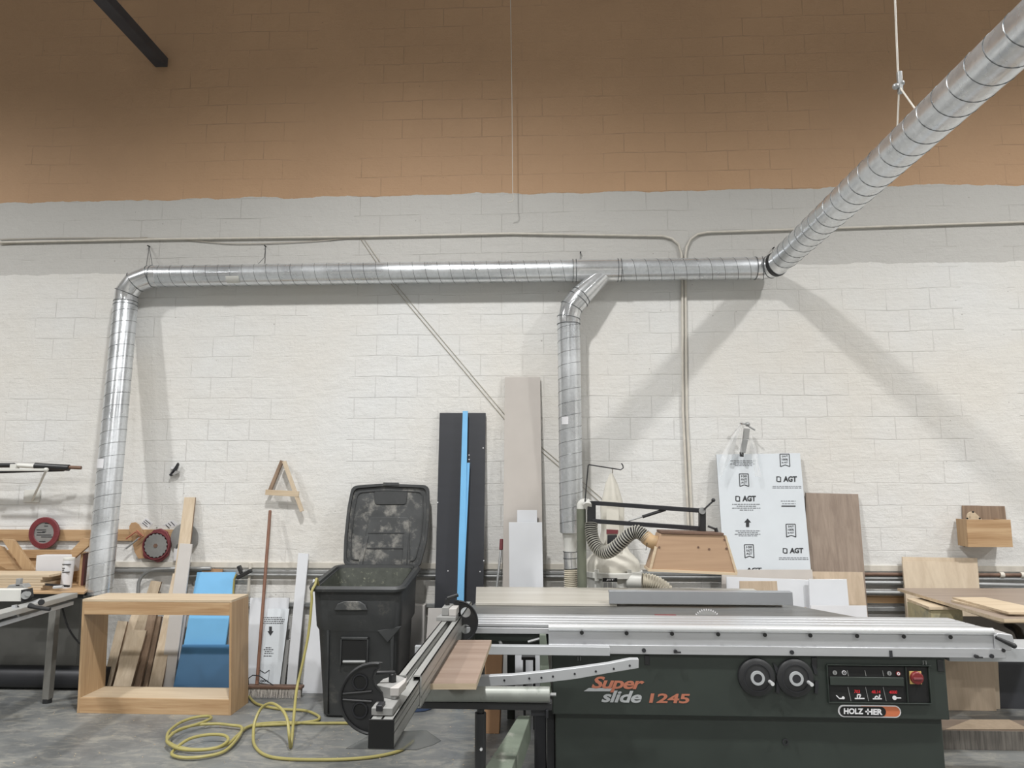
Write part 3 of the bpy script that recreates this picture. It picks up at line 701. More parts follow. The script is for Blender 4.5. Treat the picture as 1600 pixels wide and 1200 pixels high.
# air gun on the rail
t = thing('air_gun', 'black air blow gun hung on the wall rail above the tall blue board', 'air gun', P(383, 893, 6.55))
MB().beam(P(371, 903, 6.5), P(393, 891, 6.5), .045, .035).build('body', M['black'], t, bevel=.006)
MB().beam(P(373, 884, 6.5), P(378, 896, 6.5), .035, .035).build('grip', M['black'], t, bevel=.006)
MB().beam(P(369, 896, 6.5), P(384, 892, 6.5), .02, .02).build('nozzle', M['steel'], t, bevel=.003)
pipe('air_line', [(391, 880), (391, 893), (389, 910), (388, 932)], D - .03, .014, M['cream'], 'short cream painted pipe dropping from the rail beside the air gun', 'pipe')
pipe('green_hose', [(370, 896), (366, 905), (365, 918), (364, 940), (366, 1000), (366, 1060)], 6.5, .009, M['hose'], 'dull yellow air line hanging from the air gun behind the box', 'hose')

# white boards between box and bin
G2 = 'white boards standing between box and bin'
board('white_board', M['greige'] if 0 else M['white'], [(391, 934), (452, 934), (440, 1060), (384, 1060)], 6.62, 6.5, .018, 'plain white sheet standing behind the printed white board', group=G2)
o, plp = board('printed_board', M['whitef'], [(419, 951), (452, 951), (436, 1076), (398, 1076)], 6.56, 6.40, .018, 'white film covered board with a printed arrow and badge behind the broom', group=G2, edge=M['greyd'])
mb = MB()
for y, x0, x1 in ((965, 411, 440), (968, 410, 445), (971, 410, 444), (974, 411, 442)):
    x = x0
    while x < x1:
        wd = random.uniform(1.5, 4); a, b, c = grid_plane(plp, x, y - .6, min(x1, x + wd), y + .6); mb.add([a, b, b + c - a, c], [(0, 1, 2, 3)]); x += wd + .8
for y, x0, x1 in ((1012, 415, 424), (1015, 412, 427), (1018, 414, 425), (1021, 413, 427), (1025, 412, 425)):
    x = x0
    while x < x1:
        wd = random.uniform(1.5, 4); a, b, c = grid_plane(plp, x, y - .6, min(x1, x + wd), y + .6); mb.add([a, b, b + c - a, c], [(0, 1, 2, 3)]); x += wd + .8
def poly_on(mb, pl, pts, off=.002): mb.add([Pp(x, y, pl, off) for x, y in pts], [tuple(range(len(pts)))]); return mb
print_a = mb
def badge(mb, pl, x0, y0, x1, y1, lines, w=1.0, sh=0):
    h = y1 - y0; mx = (x0 + x1) / 2
    pts = [(x0, y0), (x1, y0), (x1 + sh, y1), (mx + sh, y1 - h * .13), (x0 + sh, y1)]
    P3 = [Pp(x, y, pl, .0025) for x, y in pts]
    for i in range(5): mb.beam(P3[i], P3[(i + 1) % 5], .0015, .0062, (0, 0, 1) if abs((P3[i] - P3[(i + 1) % 5]).z) < .02 else (1, 0, 0))
    for i, s in enumerate(lines):
        yy = y0 + h * (.1 + .25 * i); hh = h * .17
        a, b, c = grid_plane(pl, x0 + 2.5 + sh * .5, yy, x1 - 2.5 + sh * .5, yy + hh); text_into(mb, s, a, b, c, V(0, 0, 0), .02)
print_a.build('small_print', M['ink'], o, smooth=0)
poly_on(MB(), plp, [(420.5, 979), (425, 979), (425, 986), (427.5, 986), (422.5, 993.5), (418, 986), (420.5, 986)]).build('printed_arrow', M['ink'], o, smooth=0)
mb = MB()
P3 = [Pp(x, y, plp, .0025) for x, y in ((406, 1047), (414, 1052), (421, 1047), (419, 1069), (404, 1067))]
for i in range(5): mb.beam(P3[i], P3[(i + 1) % 5], .0015, .006, (0, 0, 1))
a, b, c = grid_plane(plp, 407, 1062, 418, 1066); text_into(mb, '001', a, b, c, V(0, 0, 0), .03)
mb.build('printed_badge', M['ink'], o, smooth=0)
board('white_board', M['white'], [(466, 864), (482, 865), (462, 1076), (447, 1076)], 6.64, 6.42, .018, 'tall narrow white board, tallest between broom and bin', group=G2)
board('white_board', M['greyd'], [(446, 1000), (452, 1000), (444, 1076), (437, 1076)], 6.54, 6.44, .018, 'narrow grey edged board right of the printed white board', group=G2)
board('white_board', M['white'], [(489, 905), (530, 905), (508, 1083), (472, 1083)], 6.6, 6.38, .018, 'wide white board half hidden behind the black bin', group=G2)

# push broom
bb = Pz(430, 1090, 0)
t = thing('push_broom', 'push broom with reddish wooden handle leaning on the wall by the white boards', 'broom', bb)
hx = P(400, 1070, bb.y)
MB().tube([P(422, 799, 6.62), V(hx.x, bb.y + .02, .1)], .0145, 12).ball(P(422, 799, 6.62), .0145, 5).build('handle', M['broomw'], t)
x0, x1 = P(384, 1085, bb.y).x, P(473, 1085, bb.y).x
MB().box((x0, bb.y - .03, .075), (x1, bb.y + .04, .1)).build('head', M['rust'], t, bevel=.006)
mb = MB()
for i in range(70):
    for j in range(3):
        x = x0 + .01 + (x1 - x0 - .02) * (i + random.random() * .5) / 70; y = bb.y - .02 + j * .022
        q = V(x + random.uniform(-.006, .006), y + random.uniform(-.012, .004) - .006, .004); mb.tube([V(x, y, .078), q], [.0035, .0022], 4, False)
o = mb.build('bristles', M['bristle'], t); o['kind'] = 'stuff'
MB().tube([V(x0 + .02, bb.y, .1), P(388, 1060, bb.y), P(395, 1055, bb.y), P(405, 1056, bb.y), P(436, 1077, bb.y)], .0045, 6).build('brace', M['blackm'], t)

# ================================================================= PLYWOOD BOX FRAME
fy = 5.77; by = 6.1
FL, FR = P(129, 936, fy), P(362, 938, fy); BLx, BRx = P(120, 1115, fy), P(361, 1117, fy)
FL.z = FR.z = (FL.z + FR.z) / 2
t = thing('plywood_box', 'open plywood box frame standing on the floor before the leaning offcuts', 'box', (0, 0, 0) if 0 else V(-3, 5.9, 0))
th = .018
xL0, xL1, xR0, xR1 = BLx.x, FL.x, BRx.x, FR.x
z1 = FL.z
zt = P(250, 961, fy).z; zbm = P(250, 1092, fy).z
def X(l, z, side): return (xL0 + (xL1 - xL0) * z / z1) if side == 0 else (xR0 + (xR1 - xR0) * z / z1)
MB().prism([V(X(0, z1, 0), fy, z1 - th), V(X(0, z1, 1), fy, z1 - th), V(X(0, z1, 1), by, z1 - th), V(X(0, z1, 0), by, z1 - th)], (0, 0, th)).build('top_panel', M['plyl'], t, bevel=.001)
MB().prism([V(X(0, zbm, 0) + th, fy + .02, zbm - th), V(X(0, zbm, 1) - th, fy + .02, zbm - th), V(X(0, zbm, 1) - th, by, zbm - th), V(X(0, zbm, 0) + th, by, zbm - th)], (0, 0, th)).build('bottom_panel', M['plyl'], t, bevel=.001)
for s, nm in ((0, 1), (1, -1)):
    MB().prism([V(X(0, 0, s), fy, 0), V(X(0, z1 - th, s), fy, z1 - th), V(X(0, z1 - th, s) + nm * th, fy, z1 - th), V(X(0, 0, s) + nm * th, fy, 0)], (0, by - fy, 0)).build('side_panel', M['plyz'], t, bevel=.001)
MB().prism([V(X(0, zt, 0) + th, fy + .001, zt), V(X(0, zt, 1) - th, fy + .001, zt), V(X(0, z1, 1) - th, fy + .001, z1 - th - .001), V(X(0, z1, 0) + th, fy + .001, z1 - th - .001)], (0, .018, 0)).build('top_rail', M['ply'], t, bevel=.001)
MB().prism([V(X(0, 0, 0) + th, fy + .001, 0), V(X(0, 0, 1) - th, fy + .001, 0), V(X(0, zbm, 1) - th, fy + .001, zbm), V(X(0, zbm, 0) + th, fy + .001, zbm)], (0, .018, 0)).build('bottom_rail', M['ply'], t, bevel=.001)

# ================================================================= BLACK WHEELED BIN
def rrect(x0, x1, y0, y1, z, r, n=6, zb=None):
    pts = []
    for cx, cy, a0 in ((x1 - r, y0 + r, -PI / 2), (x1 - r, y1 - r, 0), (x0 + r, y1 - r, PI / 2), (x0 + r, y0 + r, PI)):
        for k in range(n + 1):
            a = a0 + PI / 2 * k / n; x, y = cx + math.cos(a) * r, cy + math.sin(a) * r
            pts.append(V(x, y, z if zb is None else z + (zb - z) * (y - y0) / (y1 - y0)))
    return pts
yf_ = 5.72; 
xl_t, xr_t = P(487, 925, yf_).x, P(627, 925, yf_).x
xl_m, xr_m = P(493, 980, yf_).x, P(624, 980, yf_).x
xl_b, xr_b = P(501, 1120, yf_).x, P(618, 1120, yf_).x
zr_f = P(560, 918, yf_).z; zr_b = zr_f + .085
zm = P(560, 980, yf_).z
t = thing('wheeled_bin', 'large black wheeled bin with its lid thrown open against the wall', 'bin', V((xl_b + xr_b) / 2, 6.0, 0))
mb = MB()
mb.loft([rrect(xl_b + .02, xr_b - .02, yf_ + .05, 6.2, .0, .05), rrect(xl_b, xr_b, yf_ + .03, 6.24, .02, .06), rrect(xl_m + .005, xr_m - .01, yf_ + .02, 6.36, zm - .035, .07),
         rrect(xl_m - .01, xr_m + .008, yf_, 6.4, zm, .07), rrect(xl_t + .005, xr_t, yf_, 6.44, zr_f - .05, .07, zb=zr_b - .05), rrect(xl_t + .005, xr_t, yf_, 6.44, zr_f - .01, .07, zb=zr_b - .01),
         rrect(xl_t + .03, xr_t - .03, yf_ + .03, 6.41, zr_f - .01, .06, zb=zr_b - .01), rrect(xl_b + .05, xr_b - .05, yf_ + .08, 6.2, .06, .05)], True, True)
body = mb.build('body', M['bin'], t)
mb = MB(); 
mb.loft([rrect(xl_t - .03, xr_t + .03, yf_ - .035, 6.46, zr_f - .03, .09, zb=zr_b - .03), rrect(xl_t - .035, xr_t + .035, yf_ - .04, 6.465, zr_f - .01, .09, zb=zr_b - .01), rrect(xl_t - .02, xr_t + .02, yf_ - .025, 6.45, zr_f + .012, .08, zb=zr_b + .012),
         rrect(xl_t + .012, xr_t - .012, yf_ + .01, 6.42, zr_f + .008, .07, zb=zr_b + .008), rrect(xl_t + .02, xr_t - .02, yf_ + .02, 6.41, zr_f - .03, .06, zb=zr_b - .03), rrect(xl_t - .02, xr_t + .02, yf_ - .02, 6.45, zr_f - .03, .08, zb=zr_b - .03)], False, False)
mb.build('rim', M['bin'], t)
mb = MB().loft([rrect(xl_t + .034, xr_t - .034, yf_ + .034, 6.40, zr_f - .012, .06, zb=zr_b - .012), rrect(xl_b + .055, xr_b - .055, yf_ + .085, 6.19, .065, .05)], False, True)
mb.build('inner_lining', M['bindust'], t)
a, b = P(523, 953, yf_), P(575, 953, yf_)
MB().prism([a, b, P(571, 944, yf_), P(563, 939, yf_), P(538, 939, yf_), P(528, 943, yf_)], (0, -.022, 0)).build('grip_ledge', M['bindirty'], t, bevel=.006)
# recess with the lift bar: a raised frame round a dark pocket
yy = yf_ + .016
a, b = P(535, 999, yy), P(573, 1036, yy)
MB().box((a.x, yy - .012, b.z), (b.x, yy + .02, a.z)).build('pocket', M['deep'], t, bevel=.004)
MB().box((a.x - .012, yy - .018, b.z - .02), (a.x, yy + .02, a.z + .02)).box((b.x, yy - .018, b.z - .02), (b.x + .012, yy + .02, a.z + .02)).box((a.x - .012, yy - .018, a.z), (b.x + .012, yy + .02, a.z + .02)).build('pocket_frame', M['bin'], t, bevel=.004)
MB().tube([P(536, 1034, yy - .018), P(571, 1034, yy - .018)], .011, 12).build('lift_bar', M['steel'], t)
# front ribs
for x0, x1 in ((512, 514), (610, 616)):
    MB().prism([P(x0, 985, yf_ + .02), P(x1, 985, yf_ + .02), P(x1 - 2, 1115, yf_ + .035), P(x0 + 3, 1115, yf_ + .035)], (0, -.012, 0)).build('rib', M['bin'], t, bevel=.004)
MB().prism([P(590, 985, yf_ + .016), P(628, 978, yf_ + .016), P(606, 1004, yf_ + .016)], (0, -.01, 0)).build('moulded_gusset', M['bin'], t, bevel=.004)
for sx in (xl_b + .0, xr_b - .0):
    o = MB().tube([V(sx - .03, 6.3, .125), V(sx + .03, 6.3, .125)], .125, 28).build('wheel', M['black'], t, bevel=.008)
MB().tube([V(xl_b, 6.3, .125), V(xr_b, 6.3, .125)], .012, 8).build('axle', M['steel'], t)
# lid
Yl0, Yl1 = 6.48, 6.6
def lidp(px, py, off=0):
    zz0, zz1 = P(600, 887, Yl0).z, P(600, 757, Yl1).z
    T = V(0, Yl1, zz1); B = V(0, Yl0, zz0); up = (T - B).normalized(); n = V(1, 0, 0).cross(up).normalized(); n = -n if n.y > 0 else n
    return Pp(px, py, (T, n), off), n
def lid_poly(pts, th, off, name, mat, bevel=.003):
    q = [lidp(x, y, off)[0] for x, y in pts]; n = lidp(600, 800)[1]
    return MB().prism(q, n * th).build(name, mat, lid, bevel=bevel)
def rpoly(pts, r=8, n=4):
    out = []; N = len(pts)
    for i in range(N):
        p0, p1, p2 = [Vector(pts[j % N]) for j in (i - 1, i, i + 1)]
        a = p1 + (p0 - p1).normalized() * r; b = p1 + (p2 - p1).normalized() * r
        for k in range(n + 1):
            u = k / n; q = a * (1 - u) ** 2 + p1 * 2 * u * (1 - u) + b * u * u; out.append((q.x, q.y))
    return out
outl = rpoly([(551, 760), (600, 756), (671, 759), (672, 800), (668, 845), (657, 887), (600, 889), (538, 884), (539, 845), (544, 795)], 9)
n = lidp(600, 800)[1]
q = [lidp(x, y, 0)[0] for x, y in outl]
lid = MB().prism(q, n * .012).build('lid', M['bindirty'], t, bevel=.003)
ctr = Vector((605, 822))
inn = [tuple(ctr + (Vector(p) - ctr) * .93) for p in outl]
A = [lidp(x, y, .012)[0] for x, y in outl]; B = [lidp(x, y, .035)[0] for x, y in outl]; A2 = [lidp(x, y, .035)[0] for x, y in inn]; B2 = [lidp(x, y, .012)[0] for x, y in inn]
MB().loft([A, B, A2, B2], False, False).build('lid_rim', M['bin'], lid, bevel=.003)
inn2 = [tuple(ctr + (Vector(p) - ctr) * .85) for p in outl]; inn3 = [tuple(ctr + (Vector(p) - ctr) * .83) for p in outl]
A = [lidp(x, y, .012)[0] for x, y in inn2]; B = [lidp(x, y, .022)[0] for x, y in inn2]; A2 = [lidp(x, y, .022)[0] for x, y in inn3]; B2 = [lidp(x, y, .012)[0] for x, y in inn3]
MB().loft([A, B, A2, B2], False, False).build('lid_ridge', M['bin'], lid)
lid_poly(rpoly([(578, 808), (640, 808), (641, 886), (562, 886)], 6), .014, .011, 'lid_bulge', M['bindirty'], .006)
lid_poly(rpoly([(585, 767), (638, 767), (635, 789), (586, 789)], 5), .008, .011, 'lid_badge_panel', M['bin'], .004)
lid_poly([(576, 832), (632, 832), (632, 834), (576, 834)], .006, .024, 'lid_bulge_rib', M['bin'], .001)
lid_poly([(574, 856), (632, 856), (632, 858), (574, 858)], .006, .024, 'lid_bulge_rib', M['bin'], .001)
lid_poly([(600, 755), (624, 755), (625, 760), (600, 760)], .04, 0, 'lid_grip', M['bin'], .004)
for q in ([(571, 838), (577, 838), (566, 890), (559, 890)], [(632, 838), (639, 838), (636, 890), (629, 890)]): lid_poly(q, .014, .022, 'hinge_strap', M['bindirty'], .003)
# hinge bar joining lid and rim
MB().tube([V(xl_t + .05, 6.46, zr_b), P(561, 889, 6.47)], .014, 8).tube([V(xr_t - .05, 6.46, zr_b), P(633, 889, 6.47)], .014, 8).tube([P(548, 888, 6.475), P(655, 888, 6.475)], .014, 10).build('hinge_bar', M['black'], t)

# ================================================================= YELLOW AIR HOSE
hp = [V(P(497, 903, yf_ + .05).x, yf_ + .1, zr_f - .05), P(495, 905, yf_ + .01), V(P(491, 910, yf_ - .05).x, yf_ - .02, zr_f + .028), P(487, 925, yf_ - .06), P(487, 940, yf_ - .07), P(482, 990, yf_ - .1), P(473, 1035, yf_ - .15),
      P(464, 1075, 5.5), P(460, 1110, 5.3), Pz(456, 1155, .06), Pz(454, 1168, .012)]
def hz(pts): return [Pz(x, y, z) for x, y, z in pts]
hp += hz([(452, 1150, .1), (449, 1125, .18), (440, 1108, .22), (424, 1099, .22), (409, 1106, .17), (399, 1125, .1), (396, 1145, .04), (398, 1165, .012), (415, 1180, .012), (450, 1186, .012), (520, 1187, .012), (580, 1183, .012), (622, 1174, .012), (640, 1163, .012), (646, 1158, .012)])
o = MB().tube(smoothpath(hp, 7), .0105, 10).build('air_hose', M['hose']); tag(o, 'yellow air hose hanging over the bin rim and arching across the floor', 'hose')
hp = hz([(368, 1062, .012), (380, 1076, .012), (396, 1096, .014), (412, 1103, .014), (440, 1108, .014), (475, 1110, .014), (495, 1117, .014), (499, 1123, .014), (488, 1127, .014), (455, 1131, .014), (415, 1133, .014), (388, 1136, .014), (370, 1150, .03),
     (355, 1163, .03), (330, 1170, .03), (300, 1171, .03), (275, 1166, .03), (262, 1157, .03), (264, 1143, .03), (282, 1129, .03), (305, 1121, .03), (326, 1119, .03), (329, 1123, .04), (310, 1131, .045), (280, 1140, .045), (264, 1152, .05), (262, 1160, .05),
     (280, 1170, .05), (310, 1172, .05), (340, 1168, .05), (356, 1157, .05), (350, 1149, .05), (325, 1148, .05), (295, 1155, .05), (272, 1172, .03), (270, 1180, .02), (290, 1184, .02), (320, 1182, .02), (350, 1174, .02), (370, 1155, .03), (378, 1137, .03),
     (360, 1133, .03), (335, 1131, .03), (300, 1134, .04), (268, 1146, .04)])
o = MB().tube(smoothpath(hp, 7), .0105, 10).build('air_hose', M['hose']); tag(o, 'second yellow hose lying in a loose coil before the plywood box', 'hose')
hp = hz([(378, 1140, .02), (400, 1132, .02), (440, 1129, .016), (490, 1130, .012), (545, 1130, .012), (590, 1133, .012)])
o = MB().tube(smoothpath(hp, 7), .0105, 10).build('air_hose', M['hose']); tag(o, 'short straight stretch of yellow hose running under the bin to the coil', 'hose')

# ================================================================= BOARDS BETWEEN BIN AND SAW
o, _ = board('charcoal_board', M['char'], [(687, 645), (759, 645), (755, 950), (679, 950)], 6.66, 6.42, .018, 'tall charcoal board leaning on the wall right of the bin')
board('blue_strip', M['blue'], [(723, 642), (731, 642), (725, 937), (714, 937)], 6.60, 6.3, .012, 'longer narrow blue strip leaning on the charcoal board', 'strip', 'blue strips on the charcoal board')
board('blue_strip', M['blue'], [(727, 723), (734, 723), (724, 937), (716, 937)], 6.56, 6.28, .012, 'shorter narrow blue strip leaning in front of the longer one', 'strip', 'blue strips on the charcoal board')
mb = MB()
for x, y in ((755, 700), (684, 785), (756, 876), (700, 892), (750, 893), (733, 711), (733, 718)):
    pl, up = lean_plane((687, 645), 6.66, 6.42); c = Pp(x, y, pl, .001); mb.disc(c, .006, pl[1], .003, 10)
mb.build('screw_heads', M['whitep'], o)
board('tall_board', M['greige'], [(789, 589), (844, 589), (849, 950), (785, 950)], 6.66, 6.46, .018, 'very tall greige board leaning on the wall left of the right duct drop')
board('white_board', M['white'], [(808, 797), (839, 797), (841, 930), (808, 930)], 6.5, 6.42, .018, 'small white board whose top shows above the wide white board by the duct')
board('white_board', M['white'], [(795, 816), (847, 816), (849, 930), (796, 930)], 6.46, 6.32, .018, 'wide glossy white board in front of the tall greige board')
t = thing('scraper', 'long thin scraper with a red tip standing left of the wide white board', 'scraper', P(777, 920, 6.3))
MB().tube([P(783, 858, 6.6), P(776, 920, 6.5), V(P(770, 1000, 6.4).x, 6.4, .3), V(P(770, 1000, 6.4).x - .03, 6.33, .002)], .011, 10).build('shaft', M['steel'], t)
MB().tube([P(784, 842, 6.61), P(783, 859, 6.6)], .018, 10).build('grip', M['red'], t, bevel=.003)
board('grey_carton', M['greyb'], [(669, 950), (712, 950), (708, 1030), (664, 1030)], 6.3, 6.14, .02, 'flat grey carton with a printed frame standing behind the crosscut fence')
p = P(676, 948, 6.2)
tag(MB().box((P(640, 965, 6.5).x, 6.5, 0), (P(663, 965, 6.5).x, 6.62, P(650, 946, 6.5).z)).build('wall_block', M['greyb'], bevel=.004), 'pale grey block standing on the floor between bin and grey carton', 'block')
a, b = P(650, 1006, 5.9), P(672, 1020, 5.9)

# ================================================================= THE SLIDING TABLE SAW
ZT = .95
saw = thing('table_saw', 'large dark green sliding table saw with a long silver sliding table', 'table saw', V(1.1, 4.8, 0))
S = lambda mb, name, mat, par=saw, **k: mb.build(name, mat, par, **k)
YF = 4.45
xa, xb = P(863, 1060, YF).x, P(1479, 1060, YF).x
zfa, zfb = .80, P(1200, 1121, YF).z
S(MB().box((xa, YF, zfb), (xb, 5.1, zfa + .04)), 'fascia', M['green'], bevel=.006)
xa2, xb2 = P(868, 1150, YF + .03).x, P(1475, 1150, YF + .03).x
S(MB().box((xa2, YF + .04, .0), (xb2, 5.05, zfb)), 'base_cabinet', M['green'], bevel=.006)
S(MB().box((xa2 - .05, YF + .2, 0), (xa2 - .004, 5.0, zfb)), 'side_cover', M['black'], bevel=.004)
S(MB().box((xa2 - .13, YF + .28, .02), (xa2 - .055, 4.95, zfb - .03)).box((xa2 - .12, YF + .26, .36), (xa2 - .06, YF + .3, .39)), 'motor_cover', M['blackm'], bevel=.006)
# cast iron table and extension
xi0 = Pz(745, 957, ZT).x; 
tabL = Pz(741, 948, ZT); 
xr = Pz(1262, 966, ZT)
S(MB().prism([V(-.56, 4.79, ZT - .04), V(2.03, 4.79, ZT - .04), V(1.78, 5.22, ZT - .04), V(1.72, 5.3, ZT - .04), V(-.50, 5.3, ZT - .04)], (0, 0, .04)), 'iron_table', M['iron'], bevel=.003)
S(MB().box((-.5, 4.85, .70), (1.9, 5.2, ZT - .041)), 'table_casting', M['green'], bevel=.01)
e0 = Pz(745, 947, ZT + .001)
o = MB().prism([V(-.49, 5.15, ZT + .001), V(.50, 5.15, ZT + .001), V(.50, 5.22, ZT + .001), V(1.66, 5.22, ZT + .001), V(1.66, 5.92, ZT + .001), V(-.56, 5.92, ZT + .001)], (0, 0, .02))
S(o, 'extension_table', M['ext'], bevel=.002)
S(MB().prism([V(-.5, 5.31, .78), V(-.42, 5.31, .78), V(-.42, 5.31, .9), V(-.5, 5.31, ZT)], (0, .55, 0)), 'extension_bracket', M['green'], bevel=.003)
for x in (-.3, 1.8): S(MB().box((x, 5.78, 0), (x + .06, 5.84, ZT)), 'leg', M['green'], bevel=.004)
# sliding table: top with grooves, rounded chrome edge, recessed face
YS0, YS1 = 4.43, 4.78
xs0 = Pz(700, 962, ZT).x; xe0, xe1 = Pz(1486, 970, ZT).x, Pz(1553, 988, ZT).x
mb = MB(); nst = 4; ws = (YS1 - YS0) / nst
zS = ZT + .012
for k in range(nst):
    y0 = YS0 + .02 + k * (YS1 - YS0 - .02) / nst; y1 = y0 + (YS1 - YS0 - .02) / nst - .012
    f = lambda y: xe1 + (xe0 - xe1) * (y - YS0) / (YS1 - YS0)
    mb.prism([V(xs0, y0, zS - .02), V(f(y0), y0, zS - .02), V(f(y1), y1, zS - .02), V(xs0, y1, zS - .02)], (0, 0, .02))
mb.box((xs0, YS0 + .02, zS - .06), (xe0, YS1, zS - .024))
slide = S(mb, 'sliding_table', M['alu'], bevel=.003)
xc0 = P(857, 985, YS0).x
mb = MB().tube([V(xc0, YS0 + .01, zS - .018), V(P(1553, 990, YS0).x, YS0 + .01, zS - .018)], .02, 20)
S(mb, 'rounded_edge', M['chrome'], slide)
zr0 = P(1000, 1007, YS0).z
zl0, zl1 = P(1000, 1022, YS0).z, P(1000, 1008, YS0).z
S(MB().box((xc0, YS0 + .008, zl1 - .01), (P(1553, 1000, YS0).x, YS0 + .018, zS - .02)), 'recessed_face', M['alu'], slide)
zl0, zl1 = P(1000, 1022, YS0).z, P(1000, 1008, YS0).z
S(MB().box((xc0, YS0 - .005, zl0), (P(1571, 1020, YS0).x, YS0 + .02, zl1)), 'lower_rail', M['alu'], bevel=.002, par=slide)
S(MB().box((xs0 + .2, YS0 + .05, zr0), (xc0, YS1, zS - .065)), 'table_beam', M['green'], bevel=.006)
for px in (909, 979, 1050, 1122, 1195, 1266, 1339, 1412, 1485):
    S(MB().disc(P(px, 988.5 + (px - 909) * .012, YS0 - .011), .012, (0, -1, 0), .004, 14), 'plug', M['deep'], slide)
for px, py in ((1006, 1016), (1237, 1019), (1549, 1025)):
    S(MB().disc(P(px, py, YS0 - .005), .012, (0, -1, 0), .008, 14), 'bolt', M['blackm'], slide)
for px, py in ((1055, 1017), (1524, 1025)):
    p = P(px, py, YS0 - .005); S(MB().disc(p, .01, (0, -1, 0), .02, 10).beam(p + V(-.012, -.018, -.004), p + V(.03, -.018, -.004), .008, .008), 'locking_lever', M['black'], slide)
p = P(1392, 1022, YS0 - .006); S(MB().box(p + V(-.008, -.004, -.02), p + V(.008, 0, .02)), 'index_mark', M['ink'], slide)
# right end cap with handle and the rail beneath running on
S(MB().prism([P(1553, 993, YS0), P(1555, 1017, YS0), P(1580, 1017, YS0), P(1585, 1002, YS0), P(1582, 992, YS0), P(1560, 989, YS0)], (0, .2, 0)), 'end_cap', M['alu'], slide, bevel=.004)
S(MB().tube([P(1556, 996, YS0 - .02), P(1584, 1009, YS0 - .03)], [.009, .014], 12).ball(P(1584, 1009, YS0 - .03), .016, 6), 'end_handle', M['black'], slide)
S(MB().disc(P(1567, 1016, YS0 - .002), .01, (0, -1, 0), .01, 12), 'cap_bolt', M['black'], slide)
S(MB().box((P(1480, 1025, 4.5).x, YS0 + .05, P(1550, 1033, 4.5).z), (P(1700, 1025, 4.5).x, YS1 - .05, P(1550, 1011, 4.5).z)), 'guide_rail', M['aluw'], bevel=.004)
# rip fence, blade, riving knife
fL, fR = P(952, 948, 5.14), P(1239, 950, 5.14)
zt_ = P(1100, 924, 5.14).z
S(MB().box((fL.x, 5.13, ZT + .022), (fR.x, 5.16, zt_)).box((fL.x, 5.16, zt_ - .02), (fR.x, 5.2, zt_)), 'rip_fence', M['fence'], bevel=.002)
S(MB().prism([P(1211, 950, 5.25), P(1232, 950, 5.25), P(1232, 959, 5.25)], (0, .1, 0)), 'fence_bracket', M['black'])
c = P(1105, 976, 4.87)
sbl = S(MB().prism(saw_disc(c + V(0, 0, 0), .098, 40, tooth=.007), (0, -.004, 0)), 'saw_blade', M['greyd'], smooth=0)
mb = MB()
for k in range(40):
    a_ = 2 * PI * (k + .15) / 40; d_ = V(math.cos(a_), 0, math.sin(a_)); mb.beam(c + d_ * .09 + V(0, -.002, 0), c + d_ * .1 + V(0, -.002, 0), .006, .006, (0, 1, 0))
S(mb, 'carbide_teeth', M['whitep'], sbl, smooth=0)
a, b = Pz(1023, 961, ZT + .001), Pz(1056, 961, ZT + .001)
S(MB().box(a + V(0, -.012, 0), b + V(0, .012, .002)), 'red_insert_mark', M['redb'])
# hand wheels
for px, py in ((1181, 1057), (1241, 1058)):
    c = P(px, py, YF)
    hwl = S(MB().tube([c, c + V(0, -.02, 0), c + V(0, -.03, 0)], [.108, .106, .09], 40), 'hand_wheel', M['black'], bevel=0)
    S(MB().ring(c + V(0, -.03, 0), .074, .079, (0, -1, 0), .003, 40), 'dial_ring', M['blackm'], hwl)
    S(MB().ring(c + V(0, -.03, 0), .025, .040, (0, -1, 0), .012, 32), 'hub_ring', M['silver'], hwl)
    S(MB().disc(c + V(0, -.03, 0), .025, (0, -1, 0), .01, 24), 'hub', M['blackm'], hwl)
    S(MB().tube([c + V(.07, -.03, -.02), c + V(.074, -.075, -.022)], .011, 12), 'crank_knob', M['chrome'], hwl)
    a0 = c + V(.085, -.004, .06)
    S(MB().prism([c + V(.1, 0, .08), c + V(.125, 0, .06), c + V(.135, 0, .02), c + V(.115, 0, .02)], (0, -.012, 0)).prism([c + V(.115, 0, -.02), c + V(.135, 0, -.02), c + V(.128, 0, -.09), c + V(.11, 0, -.085)], (0, -.012, 0)), 'scale_plate', M['blackm'], hwl)
# rubber plates on the fascia
for px, py, w_, h_ in ((1011, 1031, .015, .028), (1272, 1035, .016, .03), (1469, 1040, .018, .032)):
    c = P(px, py, YF); mb = MB().box(c + V(-w_, -.006, -h_), c + V(w_, 0, h_)); S(mb, 'hinge_plate', M['black'], bevel=.003)
for px in (905, 1443):
    c = P(px, 1028 + (px - 905) * .012, YF); S(MB().tube([c + V(-.008, 0, -.015), c + V(-.008, -.012, -.01), c + V(-.008, -.012, .01), c + V(.008, -.012, .01), c + V(.008, -.012, -.01), c + V(.008, 0, -.015)], .002, 6), 'hook_eye', M['steel'])
S(MB().ring(P(1227, 1159, YF + .04), .010, .019, (0, -1, 0), .008, 20), 'plug_ring', M['black'])
